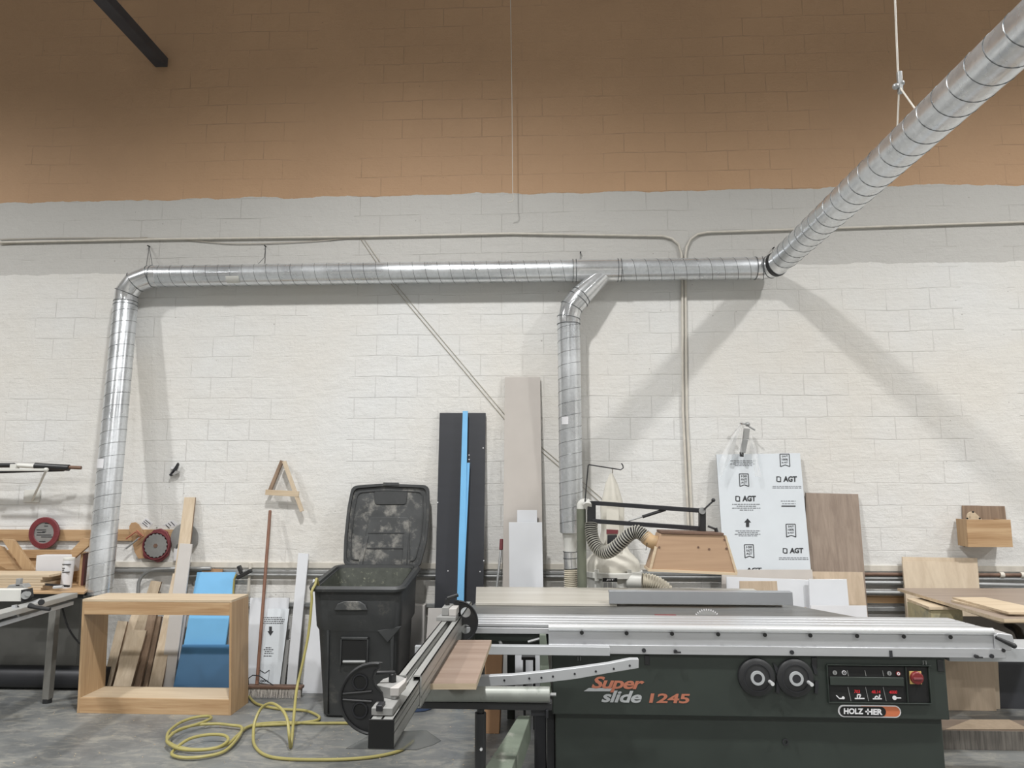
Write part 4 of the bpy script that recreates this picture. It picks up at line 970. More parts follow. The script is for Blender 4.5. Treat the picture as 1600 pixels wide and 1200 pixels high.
# control panel
A_, B_ = P(1293, 1040, YF), P(1452, 1098, YF)
cp = S(MB().box((A_.x, YF - .004, B_.z), (B_.x, YF, A_.z)), 'control_panel', M['deep'], bevel=.001)
def fx(px, py, y=YF): return P(px, py, y)
def fq(mb, x0, y0, x1, y1, d0=-.004, d1=-.007):
    a, b = fx(x0, y0), fx(x1, y1); return mb.box((a.x, YF + d0, b.z), (b.x, YF + d1, a.z))
S(fq(fq(MB(), 1295, 1056.5, 1411, 1071, -.004, -.016), 1291.5, 1039, 1293.5, 1098, 0, -.018), 'panel_ledge', M['green'], cp, bevel=.002)
S(fq(fq(fq(fq(MB(), 1414, 1041, 1417, 1098, -.004, -.014), 1450, 1041, 1453, 1098, -.0, -.014), 1291, 1037.5, 1453, 1040, 0, -.018), 1293, 1096, 1453, 1098.5, 0, -.018), 'panel_frame', M['green'], cp, bevel=.001)
mb = MB()
for x in (1323, 1350.5, 1378):
    a, b = fx(x, 1047), fx(x + 2, 1056); mb.beam(a + V(0, -.006, 0), b + V(0, -.006, 0), .002, .003, (1, 0, 0))
    a, b = fx(x + 1, 1073), fx(x + 6, 1095); mb.beam(a + V(0, -.006, 0), b + V(0, -.006, 0), .002, .003, (1, 0, 0))
S(mb, 'divider_lines', M['steel'], cp, smooth=0)
for px, py, mt in ((1303.5, 1050.5, 'steel'), (1318, 1050.5, 'whitep'), (1388.5, 1051.5, 'steel'), (1402.5, 1052, 'redb')):
    c = fx(px, py) + V(0, -.004, 0); bt = S(MB().disc(c, .0125, (0, -1, 0), .006, 20), 'push_button', M[mt], cp)
    if mt in ('whitep', 'redb'): S(MB().ring(c + V(0, -.006, 0), .004, .0085, (0, -1, 0), .002, 20), 'button_symbol', M['ink'] if mt == 'whitep' else M['whitep'], bt)
    else: S(MB().box(c + V(-.0012, -.008, -.008), c + V(.0012, -.006, .008)), 'button_symbol', M['ink'], bt)
mb = MB()
for s_, x0, x1, y0 in (('703', 1334, 1343, 1077.5), ('48.14', 1361, 1375, 1078), ('4000', 1388.5, 1401, 1078.5)):
    text_into(mb, s_, fx(x0, y0) + V(0, -.006, 0), fx(x1, y0) + V(0, -.006, 0), fx(x0, y0 + 5) + V(0, -.006, 0), V(0, 0, 0), .02)
S(mb, 'red_digits', M['led'], cp, smooth=0)
mb = MB()
for y, pts in ((0, [(1335, 1091), (1350, 1091)]), (0, [(1363, 1091.5), (1377, 1091.5)]), (0, [(1306, 1086), (1311, 1091), (1318, 1091)]), (0, [(1339, 1090), (1339, 1085), (1344, 1085), (1342, 1090)]), (0, [(1366, 1090), (1369, 1087), (1372, 1090)]), (0, [(1373, 1090), (1374, 1085)]), (0, [(1399, 1090), (1407, 1090)])):
    for a, b in zip(pts, pts[1:]): mb.beam(fx(*a) + V(0, -.006, 0), fx(*b) + V(0, -.006, 0), .003, .0055, (0, 0, 1) if abs(a[1] - b[1]) < 1 else (1, 0, 0))
mb.disc(fx(1397, 1090) + V(0, -.004, 0), .012, (0, -1, 0), .003, 16); mb.disc(fx(1317, 1090) + V(0, -.004, 0), .008, (0, -1, 0), .003, 12)
S(mb, 'panel_symbols', M['whitep'], cp, smooth=0)
sw = S(fq(MB(), 1419.5, 1048, 1439.5, 1068.5, -.004, -.01), 'main_switch', M['yellow'], cp, bevel=.001)
c = fx(1430, 1058) + V(0, -.01, 0); S(MB().tube([c, c + V(0, -.016, 0), c + V(0, -.02, 0)], [.036, .035, .03], 28), 'switch_knob', M['redb'], sw)
S(MB().box(c + V(-.028, -.032, -.006), c + V(.024, -.02, .006)), 'switch_grip', M['red'], sw, bevel=.002)
# maker's plaque
def pill(x0, x1, y0, y1, d0, d1, left=True, right=True):
    a, b = fx(x0, y0), fx(x1, y1); r = (a.z - b.z) / 2; cz = (a.z + b.z) / 2; pts = []
    if right: pts += [V(b.x - r + math.cos(t_) * r, YF + d0, cz + math.sin(t_) * r) for t_ in [(-PI / 2) + PI * k / 16 for k in range(17)]]
    else: pts += [V(b.x, YF + d0, cz - r), V(b.x, YF + d0, cz + r)]
    if left: pts += [V(a.x + r + math.cos(t_) * r, YF + d0, cz + math.sin(t_) * r) for t_ in [(PI / 2) + PI * k / 16 for k in range(17)]]
    else: pts += [V(a.x, YF + d0, cz + r), V(a.x, YF + d0, cz - r)]
    return MB().prism(pts, (0, d1 - d0, 0))
pq = S(pill(1308.5, 1408, 1101, 1121.3, 0, -.004), 'maker_plaque', M['whitep'], smooth=0)
S(pill(1345, 1406, 1103, 1119.5, -.004, -.0055, left=False), 'orange_field', M['orange'], pq, smooth=0)
S(pill(1311, 1384, 1103, 1119.3, -.0055, -.007), 'black_field', M['deep'], pq, smooth=0)
mb = MB()
L = V(0, -.0085, 0)
text_into(mb, 'HOLZ', fx(1317.5, 1105.5), fx(1348, 1106), fx(1317.5, 1115), L, .045)
text_into(mb, 'HER', fx(1354, 1106.5), fx(1378, 1107), fx(1354, 1116), L, .045)
a, b = fx(1351, 1110), fx(1357, 1112.5); mb.box((a.x, YF - .0085, b.z), (b.x, YF - .008, a.z))
S(mb, 'lettering', M['whitep'], pq, smooth=0)
# side lettering
lt = S(text_into(MB(), 'Super', fx(931, 1056.5), fx(1010, 1058), fx(921, 1081), V(0, -.0025, 0), .028, 0, .92), 'lettering', M['logoor'], smooth=0)
S(text_into(MB(), 'slide', fx(946, 1078.5), fx(1007, 1079.5), fx(939, 1097), V(0, -.0035, 0), .028, 0, .95), 'lettering', M['silver'], smooth=0)
S(text_into(MB(), '1245', fx(1017, 1083), fx(1079, 1084), fx(1014, 1098), V(0, -.0025, 0), .03, 0, .98), 'lettering', M['logoor'], smooth=0)
S(MB().prism([fx(920, 1075), fx(957, 1075), fx(953, 1080), fx(912, 1080)], (0, -.0015, 0)), 'logo_stripe', M['silver'], smooth=0)

# ---- crosscut outrigger
ZO = .93
og = thing('crosscut_outrigger', 'silver crosscut frame with fence, roller and black support post on the left of the saw', 'outrigger', V(-.6, 4.0, 0))
O = lambda mb, name, mat, par=og, **k: mb.build(name, mat, par, **k)
# rear beam
a, b = P(650, 1006, 4.38), P(952, 1021, 4.38)
O(MB().box((P(764, 1010, 4.38).x, 4.33, P(860, 1021, 4.38).z), (b.x, 4.38, P(860, 1007, 4.38).z)), 'rear_beam', M['aluw'], bevel=.003)
O(MB().box((P(650, 1010, 4.38).x, 4.34, P(660, 1019, 4.38).z), (P(764, 1010, 4.38).x, 4.37, P(660, 1007, 4.38).z)), 'inner_beam', M['aluw'], bevel=.002)
# curved front arm
Yc = 3.75
up_ = [(672, 1062), (750, 1057), (800, 1055), (850, 1050), (900, 1044), (950, 1037), (985, 1030), (998, 1030)]
lo_ = [(998, 1044), (950, 1052), (900, 1061), (850, 1067), (800, 1071), (750, 1073), (672, 1077)]
O(MB().prism([P(x, y, Yc) for x, y in up_ + lo_], (0, .04, 0)), 'curved_arm', M['aluw'], bevel=.002)
for px, py in ((788, 1063), (827, 1060), (846, 1059), (864, 1057), (898, 1053), (931, 1049), (959, 1045), (984, 1040)): O(MB().disc(P(px, py, Yc), .0055, (0, -1, 0), .002, 10), 'bolt', M['blackm'])
# roller with its frame
Yr = 3.55
ra, rb = P(650, 1084, Yr), P(859, 1085, Yr); rr = (P(750, 1073, Yr).z - P(750, 1097, Yr).z) / 2
O(MB().tube([ra, rb], rr, 28), 'roller', M['rollerm'], bevel=.002)
O(MB().tube([rb, rb + V(.03, 0, 0)], .008, 8), 'roller_axle', M['steel'])
O(MB().box((ra.x, Yr + .0, P(750, 1109, Yr).z), (rb.x + .01, Yr + .07, P(750, 1096, Yr).z - .004)), 'roller_frame', M['black'], bevel=.004)
O(MB().box((rb.x - .02, Yr - .01, P(840, 1121, Yr).z), (rb.x - .008, Yr + .06, P(840, 1108, Yr).z)).box((rb.x - .09, Yr + .02, P(840, 1121, Yr).z), (rb.x - .02, Yr + .05, P(840, 1108, Yr).z)), 'frame_bracket', M['blackm'], bevel=.002)
# telescopic post on the swing arm
px_ = P(751, 1110, Yr + .04)
O(MB().tube([V(px_.x, Yr + .035, P(751, 1119, Yr).z), V(px_.x, Yr + .035, P(751, 1105, Yr).z)], .017, 12), 'upper_post', M['black'])
O(MB().tube([V(px_.x, Yr + .035, .0), V(px_.x, Yr + .035, P(751, 1117, Yr).z)], .027, 14), 'support_post', M['black'])
O(MB().disc(P(752, 1170, Yr + .008), .007, (0, -1, 0), .01, 8), 'post_screw', M['chrome'])
# green swing arm from the machine
s0, s1 = Pz(824, 1118, .42), Pz(735, 1240, .42)
O(MB().prism([Pz(810, 1118, .42), Pz(829, 1118, .42), Pz(800, 1200, .42), Pz(786, 1240, .42), Pz(730, 1240, .42), Pz(777, 1170, .42)], (0, 0, -.14)), 'swing_arm', M['green2'], bevel=.004)
# pale green upright behind the beams
gA = 4.42
O(MB().prism([P(843, 992, gA), P(853, 992, gA), P(862, 1086, gA), P(844, 1086, gA)], (0, .04, 0)), 'upright_bracket', M['green2'], bevel=.003)
O(MB().tube([P(775, 992, 4.6), P(783, 1006, 4.45)], .009, 8).ball(P(775, 992, 4.6), .022, 7), 'clamp_lever', M['steel'])
O(MB().tube([P(825, 1003, 4.45), P(843, 998, 4.45)], .008, 8), 'strut', M['steel'])

# crosscut fence: two telescoping profiles square to the saw
fz1 = 1.03
def fpt(px, py): return Pz(px, py, fz1)
Ta, Tb = Pz(655, 1052, fz1), Pz(725, 955, fz1)
cf = thing('crosscut_fence', 'long silver telescoping crosscut fence running from the saw toward the viewer', 'fence', V(Ta.x, 3.5, .9))
n0 = Pz(640, 1055, fz1); n1 = Pz(718, 950, fz1)
dfx = (n1 - n0); dfx.z = 0; dfx.normalize(); sidev = V(dfx.y, -dfx.x, 0)
wd, ht = .098, .125
def prof(c0, L, w_, h_, name, mat, zt, th=.006, slots=True):
    """hollow extrusion with T slots on top"""
    c0 = Vector(c0); q = lambda s_, z: c0 + sidev * s_ + V(0, 0, zt + z - c0.z)
    mb = MB()
    rects = [(-w_ / 2, -w_ * .12, -th, 0), (w_ * .12, w_ / 2, -th, 0), (-w_ / 2, -w_ / 2 + th, -h_ * .38, 0), (w_ / 2 - th, w_ / 2, -h_, 0), (-w_ * .22, w_ * .22, -h_ * .22 - th, -h_ * .22), (-w_ * .16, -w_ * .12, -h_ * .22, 0), (w_ * .12, w_ * .16, -h_ * .22, 0),
             (-w_ / 2, w_ / 2, -h_ * .42, -h_ * .38), (w_ * .1, w_ * .1 + th, -h_, -h_ * .4), (w_ * .1, w_ / 2, -h_, -h_ + th), (w_ * .1, w_ / 2, -h_ * .7, -h_ * .7 + th)]
    for a, b, z0, z1_ in rects: mb.prism([q(a, z0), q(b, z0), q(b, z1_), q(a, z1_)], dfx * L)
    return mb.build(name, mat, cf, bevel=0)
outc = n0 + V(0, 0, 0)
Lf = (Pz(735, 940, fz1) - n0).length
prof(n0, Lf, wd, ht, 'outer_profile', M['alu_y'], fz1)
e_ = Pz(600, 1123, fz1 - .02); e_.z = n0.z
ic = n0 + dfx * -((n0 - e_).dot(dfx)); Li = (n0 - ic).length + .2
mb = MB()
q = lambda s_, z: ic + sidev * s_ + V(0, 0, fz1 + z - ic.z)
for a, b, z0, z1_ in ((-.042, -.008, -.03, -.022), (.008, .042, -.03, -.022), (-.042, .042, -.045, -.038), (-.042, -.037, -.1, -.022), (.037, .042, -.065, -.022), (.037, .042, -.112, -.07), (-.008, -.004, -.04, -.022), (.004, .008, -.04, -.022), (-.042, .042, -.112, -.107)):
    mb.prism([q(a, z0), q(b, z0), q(b, z1_), q(a, z1_)], dfx * Li)
mb.build('inner_profile', M['alu_y'], cf)
MB().prism([q(-.044, -.021), q(.044, -.021), q(.044, -.115), q(-.044, -.115)], dfx * -.006).build('end_cap', M['deep'], cf, bevel=.002)
mb = MB().prism([q(-.12, -.116), q(.12, -.116), q(.17, -.116) + dfx * .05, q(.19, -.116) + dfx * .09, q(.12, -.116) + dfx * .19, q(-.06, -.116) + dfx * .16], (0, 0, -.003)); mb.build('clear_guard', M['acry'], cf)
# stops
def stop(o_, sgn):
    qq = lambda s_, z, l=0: o_ + sidev * s_ + V(0, 0, fz1 + z - o_.z) + dfx * l
    return qq
def half_moon(ctr, R_, a0, a1, bite, holes, name, par, yv, th=.012):
    """black plate in the plane square to the fence: outer arc, concave bite, two round holes"""
    pass
sp = thing('flip_stop', 'big black crescent flip stop at the near end of the crosscut fence', 'fence stop', ic + V(0, 0, -.05))
Yn = ic.y + .1
def plate(outer, holes, Y, th, name, parent, mat='black'):
    """plate with real round holes: outline and holes filled as one face, then given depth"""
    bm = bmesh.new(); edges = []
    for loop in [outer] + holes:
        vs = [bm.verts.new(P(x, y, Y)) for x, y in loop]; edges += [bm.edges.new((vs[i], vs[(i + 1) % len(vs)])) for i in range(len(vs))]
    bmesh.ops.triangle_fill(bm, use_beauty=True, use_dissolve=False, edges=edges)
    r_ = bmesh.ops.extrude_face_region(bm, geom=bm.faces[:])
    bmesh.ops.translate(bm, vec=(0, th, 0), verts=[g for g in r_['geom'] if isinstance(g, bmesh.types.BMVert)])
    bm.verts.index_update()
    mb = MB(); mb.add([v.co.copy() for v in bm.verts], [tuple(v.index for v in f.verts) for f in bm.faces]); bm.free()
    return mb.build(name, M[mat], parent, bevel=0)
def circ(cx, cy, rx, ry=None, n=24): return [(cx + math.cos(2 * PI * k / n) * rx, cy + math.sin(2 * PI * k / n) * (ry or rx)) for k in range(n)]
def arc(cx, cy, rx, ry, a0, a1, n): return [(cx + math.cos(math.radians(a0 + (a1 - a0) * k / n)) * rx, cy - math.sin(math.radians(a0 + (a1 - a0) * k / n)) * ry) for k in range(n + 1)]
outer = arc(587, 1092, 57, 57, 80, 262, 26) + [(590, 1140), (594, 1122), (600, 1100), (597, 1083), (588, 1073), (583, 1062), (584, 1050), (590, 1042)]
pl_ = plate(outer, [], Yn, .012, 'stop_plate', sp)
# raised rim, cross rib and hole rings
rimp = [P(x, y, Yn - .004) for x, y in arc(587, 1092, 55.5, 55.5, 84, 258, 26)]
MB().tube(rimp, .006, 6).tube([P(x, y, Yn - .004) for x, y in ((593, 1036), (593, 1043), (586, 1050), (583, 1060), (586, 1070), (594, 1080))], .005, 6).tube([P(536, 1084, Yn - .004), P(581, 1080, Yn - .004)], .004, 6).tube([P(536, 1093, Yn - .004), P(581, 1096, Yn - .004)], .004, 6).build('stop_ribs', M['black'], sp)
for cx, cy in ((562.5, 1066), (562.5, 1110)):
    MB().tube([P(x, y, Yn - .003) for x, y in circ(cx, cy, 11, 12)] + [P(cx + 11, cy, Yn - .003)], .004, 6).build('ring_rib', M['blackm'], sp)
    MB().disc(P(cx, cy, Yn), .026, (0, -1, 0), .002, 24).build('recess', M['deep'], sp)
qs = lambda s_, z, l: q(s_, z) + dfx * l
MB().prism([qs(-.044, -.02, .03), qs(.03, -.02, .03), qs(.03, -.02, .16), qs(-.044, -.02, .16)], (0, 0, .026)).build('slide_block', M['greyd'], sp, bevel=.003)
MB().prism([qs(-.06, .006, .16), qs(.02, .006, .12), qs(.03, .006, .26), qs(-.02, .006, .3), qs(-.055, .006, .24)], (0, 0, .04)).build('stop_body', M['greyd'], sp, bevel=.003)
MB().prism([qs(-.0, .02, .118), qs(.032, .02, .118), qs(.038, .02, .2), qs(.032, .02, .26)], (0, 0, .028)).build('scale_window', M['greyb'], sp, bevel=.002)
k0 = qs(-.01, .046, .2)
MB().tube([k0, k0 + V(0, 0, .03)], .014, 14).beam(k0 + V(.01, 0, .033), k0 + V(-.085, -.02, .036), .018, .012).build('clamp_lever', M['black'], sp, bevel=.003)
MB().beam(qs(-.015, .006, .02), qs(-.015, .006, .07), .022, .02).build('bolt_head', M['blackm'], sp, bevel=.002)
# the far stop: a disc with real round openings
fs = thing('flip_stop', 'black disc-shaped flip stop with two round holes near the saw blade', 'fence stop', Pz(720, 965, fz1))
Yq = 4.3
outer = [(711, 938)] + arc(714, 972, 33, 34, 88, -62, 20) + [(722, 1002), (710, 998), (714, 990), (716, 980), (713, 974), (708, 970), (714, 962), (716, 955), (714, 948), (709, 944)]
plate(outer, [circ(727.5, 957, 8), circ(727.5, 983, 7.5)], Yq, .012, 'stop_plate', fs)
MB().tube([P(x, y, Yq - .003) for x, y in arc(714, 972, 32, 33, 85, -58, 20)], .005, 6).build('stop_rim', M['blackm'], fs)
d_ = (Pz(700, 965, fz1) - n0).dot(dfx); qo = lambda s_, z, l: n0 + dfx * (d_ + l) + sidev * s_ + V(0, 0, fz1 - n0.z + z)
MB().prism([qo(-.075, .002, -.12), qo(.035, .002, -.12), qo(.035, .002, .0), qo(-.06, .002, .03)], (0, 0, .022)).build('slide_block', M['greyd'], fs, bevel=.002)
MB().prism([qo(-.05, .025, -.08), qo(-.01, .025, -.08), qo(.0, .025, .05), qo(-.05, .025, .06)], (0, 0, .045)).build('stop_body', M['greyd'], fs, bevel=.003)
MB().prism([qo(-.008, .025, -.09), qo(.035, .025, -.09), qo(.035, .025, .03), qo(-.006, .025, .05)], (0, 0, .04)).build('scale_window', M['greyb'], fs, bevel=.003)
k0 = qo(-.03, .07, .0); MB().tube([k0, k0 + V(0, 0, .035)], .013, 12).tube([k0 + V(0, 0, .038), k0 + V(.06, .02, .055)], .01, 10).build('clamp_lever', M['black'], fs)
# rosy board lying on the outrigger
zb_ = P(710, 1064, Yc).z
q4 = [Pz(690, 1000, .94), Pz(768, 1000, .94), Pz(744, 1068, .94), Pz(655, 1068, .94)]
o = MB().prism(q4, (0, 0, -.025)); 
for i in range(len(o.m)): o.m[i] = 0 if i == 1 or i == 0 else 1
tag(o.build('oak_board', [M['pink'], M['plyl']], bevel=0, smooth=0), 'rosy oak laminate board with pale edges lying on the crosscut frame', 'board')
# items behind
board('brown_carton', M['card'], [(758, 1000), (786, 1000), (781, 1117), (757, 1117)], 5.7, 5.45, .15, 'brown box end standing on the floor behind the crosscut frame', cat='box', tofloor=True)
board('grey_board', M['greyd'], [(786, 960), (798, 960), (797, 1065), (784, 1065)], 6.5, 6.3, .018, 'grey board edge standing beneath the table extension')
board('white_board', M['white'], [(797, 960), (817, 960), (817, 1070), (796, 1070)], 6.4, 6.25, .018, 'white board glimpsed under the table extension behind the beams')
t = thing('metal_stand', 'small black metal stand visible between the outrigger beams under the table', 'stand', V(P(826, 1060, 5.6).x, 5.6, 0))
a, b = P(815, 1024, 5.55), P(836, 1029, 5.55)
MB().box((a.x, 5.5, b.z), (b.x, 5.65, a.z)).build('top_plate', M['black'], t)
for dx in (.012, .085): MB().box((a.x + dx, 5.55, 0), (a.x + dx + .018, 5.57, b.z)).build('leg', M['black'], t)
c = Pz(658, 1108, 0)
t = thing('plastic_scoop', 'blue plastic scoop with a round black cap lying on the floor under the fence', 'scoop', c)
MB().prism([Pz(640, 1100, .0), Pz(645, 1114, .0), Pz(665, 1112, .0), Pz(679, 1107, .0), Pz(678, 1099, .0), Pz(655, 1098, .0)], (0, 0, .035)).build('tray', M['plastic'], t, bevel=.008)
cc = Pz(656, 1104, .03); MB().tube([cc, cc + V(0, 0, .07)], .045, 18).build('cap', M['black'], t, bevel=.004)

# ================================================================= OVERHEAD GUARD
Yp = 6.04
bp, tp = P(908, 920, Yp), P(908, 795, Yp)
g = thing('overhead_guard', 'sage green post carrying a black arm, grey hose and plywood blade hood over the saw', 'blade guard', V(bp.x, Yp, 0))
G_ = lambda mb, name, mat, par=g, **k: mb.build(name, M[mat], par, **k)
x0, x1 = P(901.5, 850, Yp).x, P(916, 850, Yp).x; pr = (x1 - x0) / 2; cx_ = (x0 + x1) / 2
G_(MB().tube([V(cx_, Yp, 0), V(cx_, Yp, tp.z)], pr, 24), 'post', 'post')
Ya = 5.98
G_(MB().tube(smoothpath([V(cx_, Yp, tp.z - .01), V(cx_ + .005, Yp, tp.z + .04), V(cx_ + .05, Yp - .02, tp.z + .05), P(918, 791, Ya)], 6), pr * .92, 20), 'post_elbow', 'jetw')
G_(MB().prism([P(918, 783, Ya), P(931, 783, Ya), P(931, 818, Ya), P(918, 818, Ya)], (0, .07, 0)), 'arm_bracket', 'black', bevel=.003)
for nm, a, b in (('upper_bar', (930, 786, 5.96), (1098, 798, 5.66)), ('lower_bar', (926, 814, 5.96), (1098, 826, 5.66))):
    G_(MB().beam(P(*a), P(*b), .03, .034), nm, 'blackm', bevel=.003)
G_(MB().beam(P(1097, 794, 5.67), P(1097, 832, 5.67), .05, .05, (1, 0, 0)), 'end_link', 'black', bevel=.004)
G_(MB().tube([P(982, 814, 5.85), P(1005, 807, 5.82)], .006, 8), 'damper_rod', 'steel')
G_(MB().tube([P(1004, 807.5, 5.82), P(1040, 796, 5.77)], .013, 10), 'gas_damper', 'black')
G_(MB().disc(P(1097, 798, 5.64), .026, (0, -1, 0), .012, 18), 'pivot_cap', 'steel')
G_(MB().tube([P(1100, 796, 5.62), P(1114, 783, 5.6)], .007, 8).ball(P(1114.5, 781.5, 5.6), .016, 7), 'tension_handle', 'black')
G_(MB().tube([P(1106, 822, 5.62), P(1119, 827, 5.6)], .008, 8).tube([P(1118, 825, 5.6), P(1120, 832, 5.6)], .014, 8), 'height_handle', 'black')
# hood
Yh = 5.5
hq = [(1032, 834), (1132, 836), (1152, 896), (1014, 891)]
G_(slab(hq, Yh, .22), 'hood', 'hood', bevel=.003)
hood = bpy.data.objects['hood']
MB().prism([P(1033, 830, Yh - .01), P(1131, 833, Yh - .01), P(1131, 836, Yh - .01), P(1033, 833.5, Yh - .01)], (0, .22, 0)).build('mounting_strip', M['rust'], hood)
MB().prism([P(1013, 889, Yh - .01), P(1152, 895, Yh - .01), P(1152, 899, Yh - .01), P(1013, 893, Yh - .01)], (0, .24, 0)).build('bottom_trim', M['plyl'], hood, bevel=.001)
MB().prism([P(1023, 853, Yh - .006), P(1027, 855, Yh - .006), P(1018, 891, Yh - .006), P(1014, 891, Yh - .006)], (0, .006, 0)).prism([P(1132, 836, Yh - .006), P(1135, 837, Yh - .006), P(1153, 896, Yh - .006), P(1149, 896, Yh - .006)], (0, .006, 0)).build('side_trim', M['plyl'], hood)
mb = MB()
for px, py in ((1091, 855), (1132, 843), (1135, 857), (1108, 858), (1030, 855)): mb.disc(P(px, py, Yh), .008, (0, -1, 0), .004, 10)
mb.build('screw_heads', M['rust'], hood)
# tan boot and hose
G_(MB().tube(smoothpath([P(1008, 838, 5.62), P(1016, 845, 5.6), P(1028, 848, 5.58), P(1042, 847, 5.58)], 5), .052, 24), 'boot', 'sock', bevel=.003)
hs = [P(924, 818, 5.95), P(924, 830, 5.93), P(926, 842, 5.9), P(932, 854, 5.86), P(941, 862, 5.82), P(951, 862, 5.78), P(962, 855, 5.74), P(974, 844, 5.7), P(985, 834, 5.66), P(996, 831, 5.64), P(1005, 836, 5.62), P(1011, 842, 5.61)]
hs = smoothpath(hs, 22)
hm = MB().tube(hs, [.046 + .009 * math.sin(i * PI / 3) for i in range(len(hs))], 24)
for i in range(len(hm.f) - 2): hm.m[i] = 1 if math.sin((i // 24 + .5) * PI / 3) < -.1 else 0
hm.build('flex_hose', [M['hoseg'], M['blackm']], g, smooth=70)
G_(MB().tube([P(1011, 848, 5.56), P(1010, 856, 5.56), P(1009, 860, 5.56)], .0025, 5), 'hose_clip', 'deep')
# hook rod on top
G_(MB().tube([P(914, 784, Ya), P(919, 727, Ya), P(919.5, 726, Ya), P(945, 730, Ya), P(970, 734, Ya), P(974, 731, Ya), P(973, 727, Ya), P(971, 724, Ya)], .005, 8), 'hook_rod', 'blackm')

# ================================================================= DUST COLLECTOR
Yj = 6.34
dc = thing('dust_collector', 'off white dust collector with a cloth filter bag behind the saw', 'dust collector', V(P(958, 900, Yj).x, Yj, 0))
J = lambda mb, name, mat, par=dc, **k: mb.build(name, M[mat], par, **k)
cj = P(957, 893, Yj); rj = .235
def folded(c, r, z, amp, k, ph=0, sx=1, n=64): return [V(c.x + math.cos(2 * PI * i / n) * r * sx * (1 + amp * math.sin(k * 2 * PI * i / n + ph)), c.y + math.sin(2 * PI * i / n) * r * .85 * (1 + amp * math.sin(k * 2 * PI * i / n + ph)), z) for i in range(n)]
zc = P(957, 884, Yj).z; ztop = P(957, 738, Yj).z
rg = []
for z, r, a, k, ph in ((cj.z + .0, rj, .0, 8, 0), (cj.z + .06, rj * 1.02, .02, 8, 0), (zc + .05, rj * .92, .05, 7, .5), (zc + .12, rj * .6, .1, 7, 1), (zc + .2, rj * .42, .14, 6, 1.6), (zc + .33, rj * .40, .14, 5, 2), (zc + .5, rj * .42, .12, 5, 2.2), (zc + .7, rj * .22, .12, 5, 2.4), (ztop - .01, .012, .0, 5, 2.4)):
    cz = V(P(957 if z < zc + .3 else 957 + (z - zc - .3) * 2, 893, Yj).x, Yj, 0); rg.append(folded(cz, r, z, a, k, ph))
J(MB().loft(rg), 'filter_bag', 'bag', smooth=60)
J(MB().tube([P(957, 739, Yj), P(957, 731, Ya + .2), P(957, 731.5, Ya)], .004, 6), 'bag_loop', 'cable')
J(MB().prism([P(948, 782, Yj - .13), P(966, 782, Yj - .13), P(968, 850, Yj - .16), P(947, 850, Yj - .16)], (0, -.004, 0)), 'bag_print_panel', 'bag')
J(MB().prism([P(947.5, 827, Yj - .16), P(966, 828, Yj - .16), P(965, 834, Yj - .16), P(947.5, 834, Yj - .16)], (0, -.006, 0)), 'red_stripe', 'red')
J(MB().prism([P(949, 836, Yj - .16), P(964, 836, Yj - .16), P(963, 850, Yj - .16), P(949, 850, Yj - .16)], (0, -.006, 0)), 'dark_print', 'ink')
J(MB().tube([V(cj.x, Yj, cj.z - .035), V(cj.x, Yj, cj.z + .012)], rj + .022, 48), 'clamp_ring', 'jetw', bevel=.004)
J(MB().tube([V(cj.x, Yj, cj.z - .5), V(cj.x, Yj, cj.z - .036)], rj - .01, 48), 'drum', 'jetw')
J(MB().tube([V(cj.x, Yj, .02), V(cj.x, Yj, cj.z - .5)], [.2, rj], 48), 'lower_bag', 'bag')
for px in (933, 984): 
    J(MB().box(P(px - 4, 890, Yj - .21), P(px + 3, 908, Yj - .19)), 'ring_clamp', 'jetw', bevel=.004)
a, b = P(941.5, 903, Yj - rj - .02), P(964.5, 919, Yj - rj - .02)
pj = J(MB().box((a.x, Yj - rj - .02, b.z), (b.x, Yj - rj + .03, a.z)), 'name_plate', 'jetw')
a2, b2 = P(941.5, 903, Yj - rj - .02), P(964.5, 909, Yj - rj - .02)
J(MB().box((a2.x, Yj - rj - .022, b2.z), (b2.x, Yj - rj - .02, a2.z)), 'plate_header', 'deep', pj)
J(text_into(MB(), 'JET', P(947, 904.3, Yj - rj - .023), P(960, 904.3, Yj - rj - .023), P(947, 907.8, Yj - rj - .023), V(0, 0, 0), .05), 'lettering', 'whitep', pj, smooth=0)
mb = MB()
for xx in (943, 950, 957.5):
    mb.prism([P(xx, 910, Yj - rj - .022), P(xx + 6, 910, Yj - rj - .022), P(xx + 6, 918, Yj - rj - .022), P(xx, 918, Yj - rj - .022)], (0, .001, 0))
J(mb, 'plate_text_blocks', 'greyd', pj)
J(MB().tube([P(974, 909, Yj - .12), P(984, 907, Yj - .17), P(1004, 908, Yj - .2)], [.045, .07, .068], 24), 'inlet', 'jetw')
hs = smoothpath([P(1003, 908, Yj - .2), P(1016, 909, Yj - .2), P(1030, 915, Yj - .2), P(1042, 926, Yj - .2), P(1048, 945, Yj - .2)], 24)
J(MB().tube(hs, [.062 + .005 * math.sin(i * PI / 3) for i in range(len(hs))], 22), 'intake_hose', 'hosew', smooth=70)

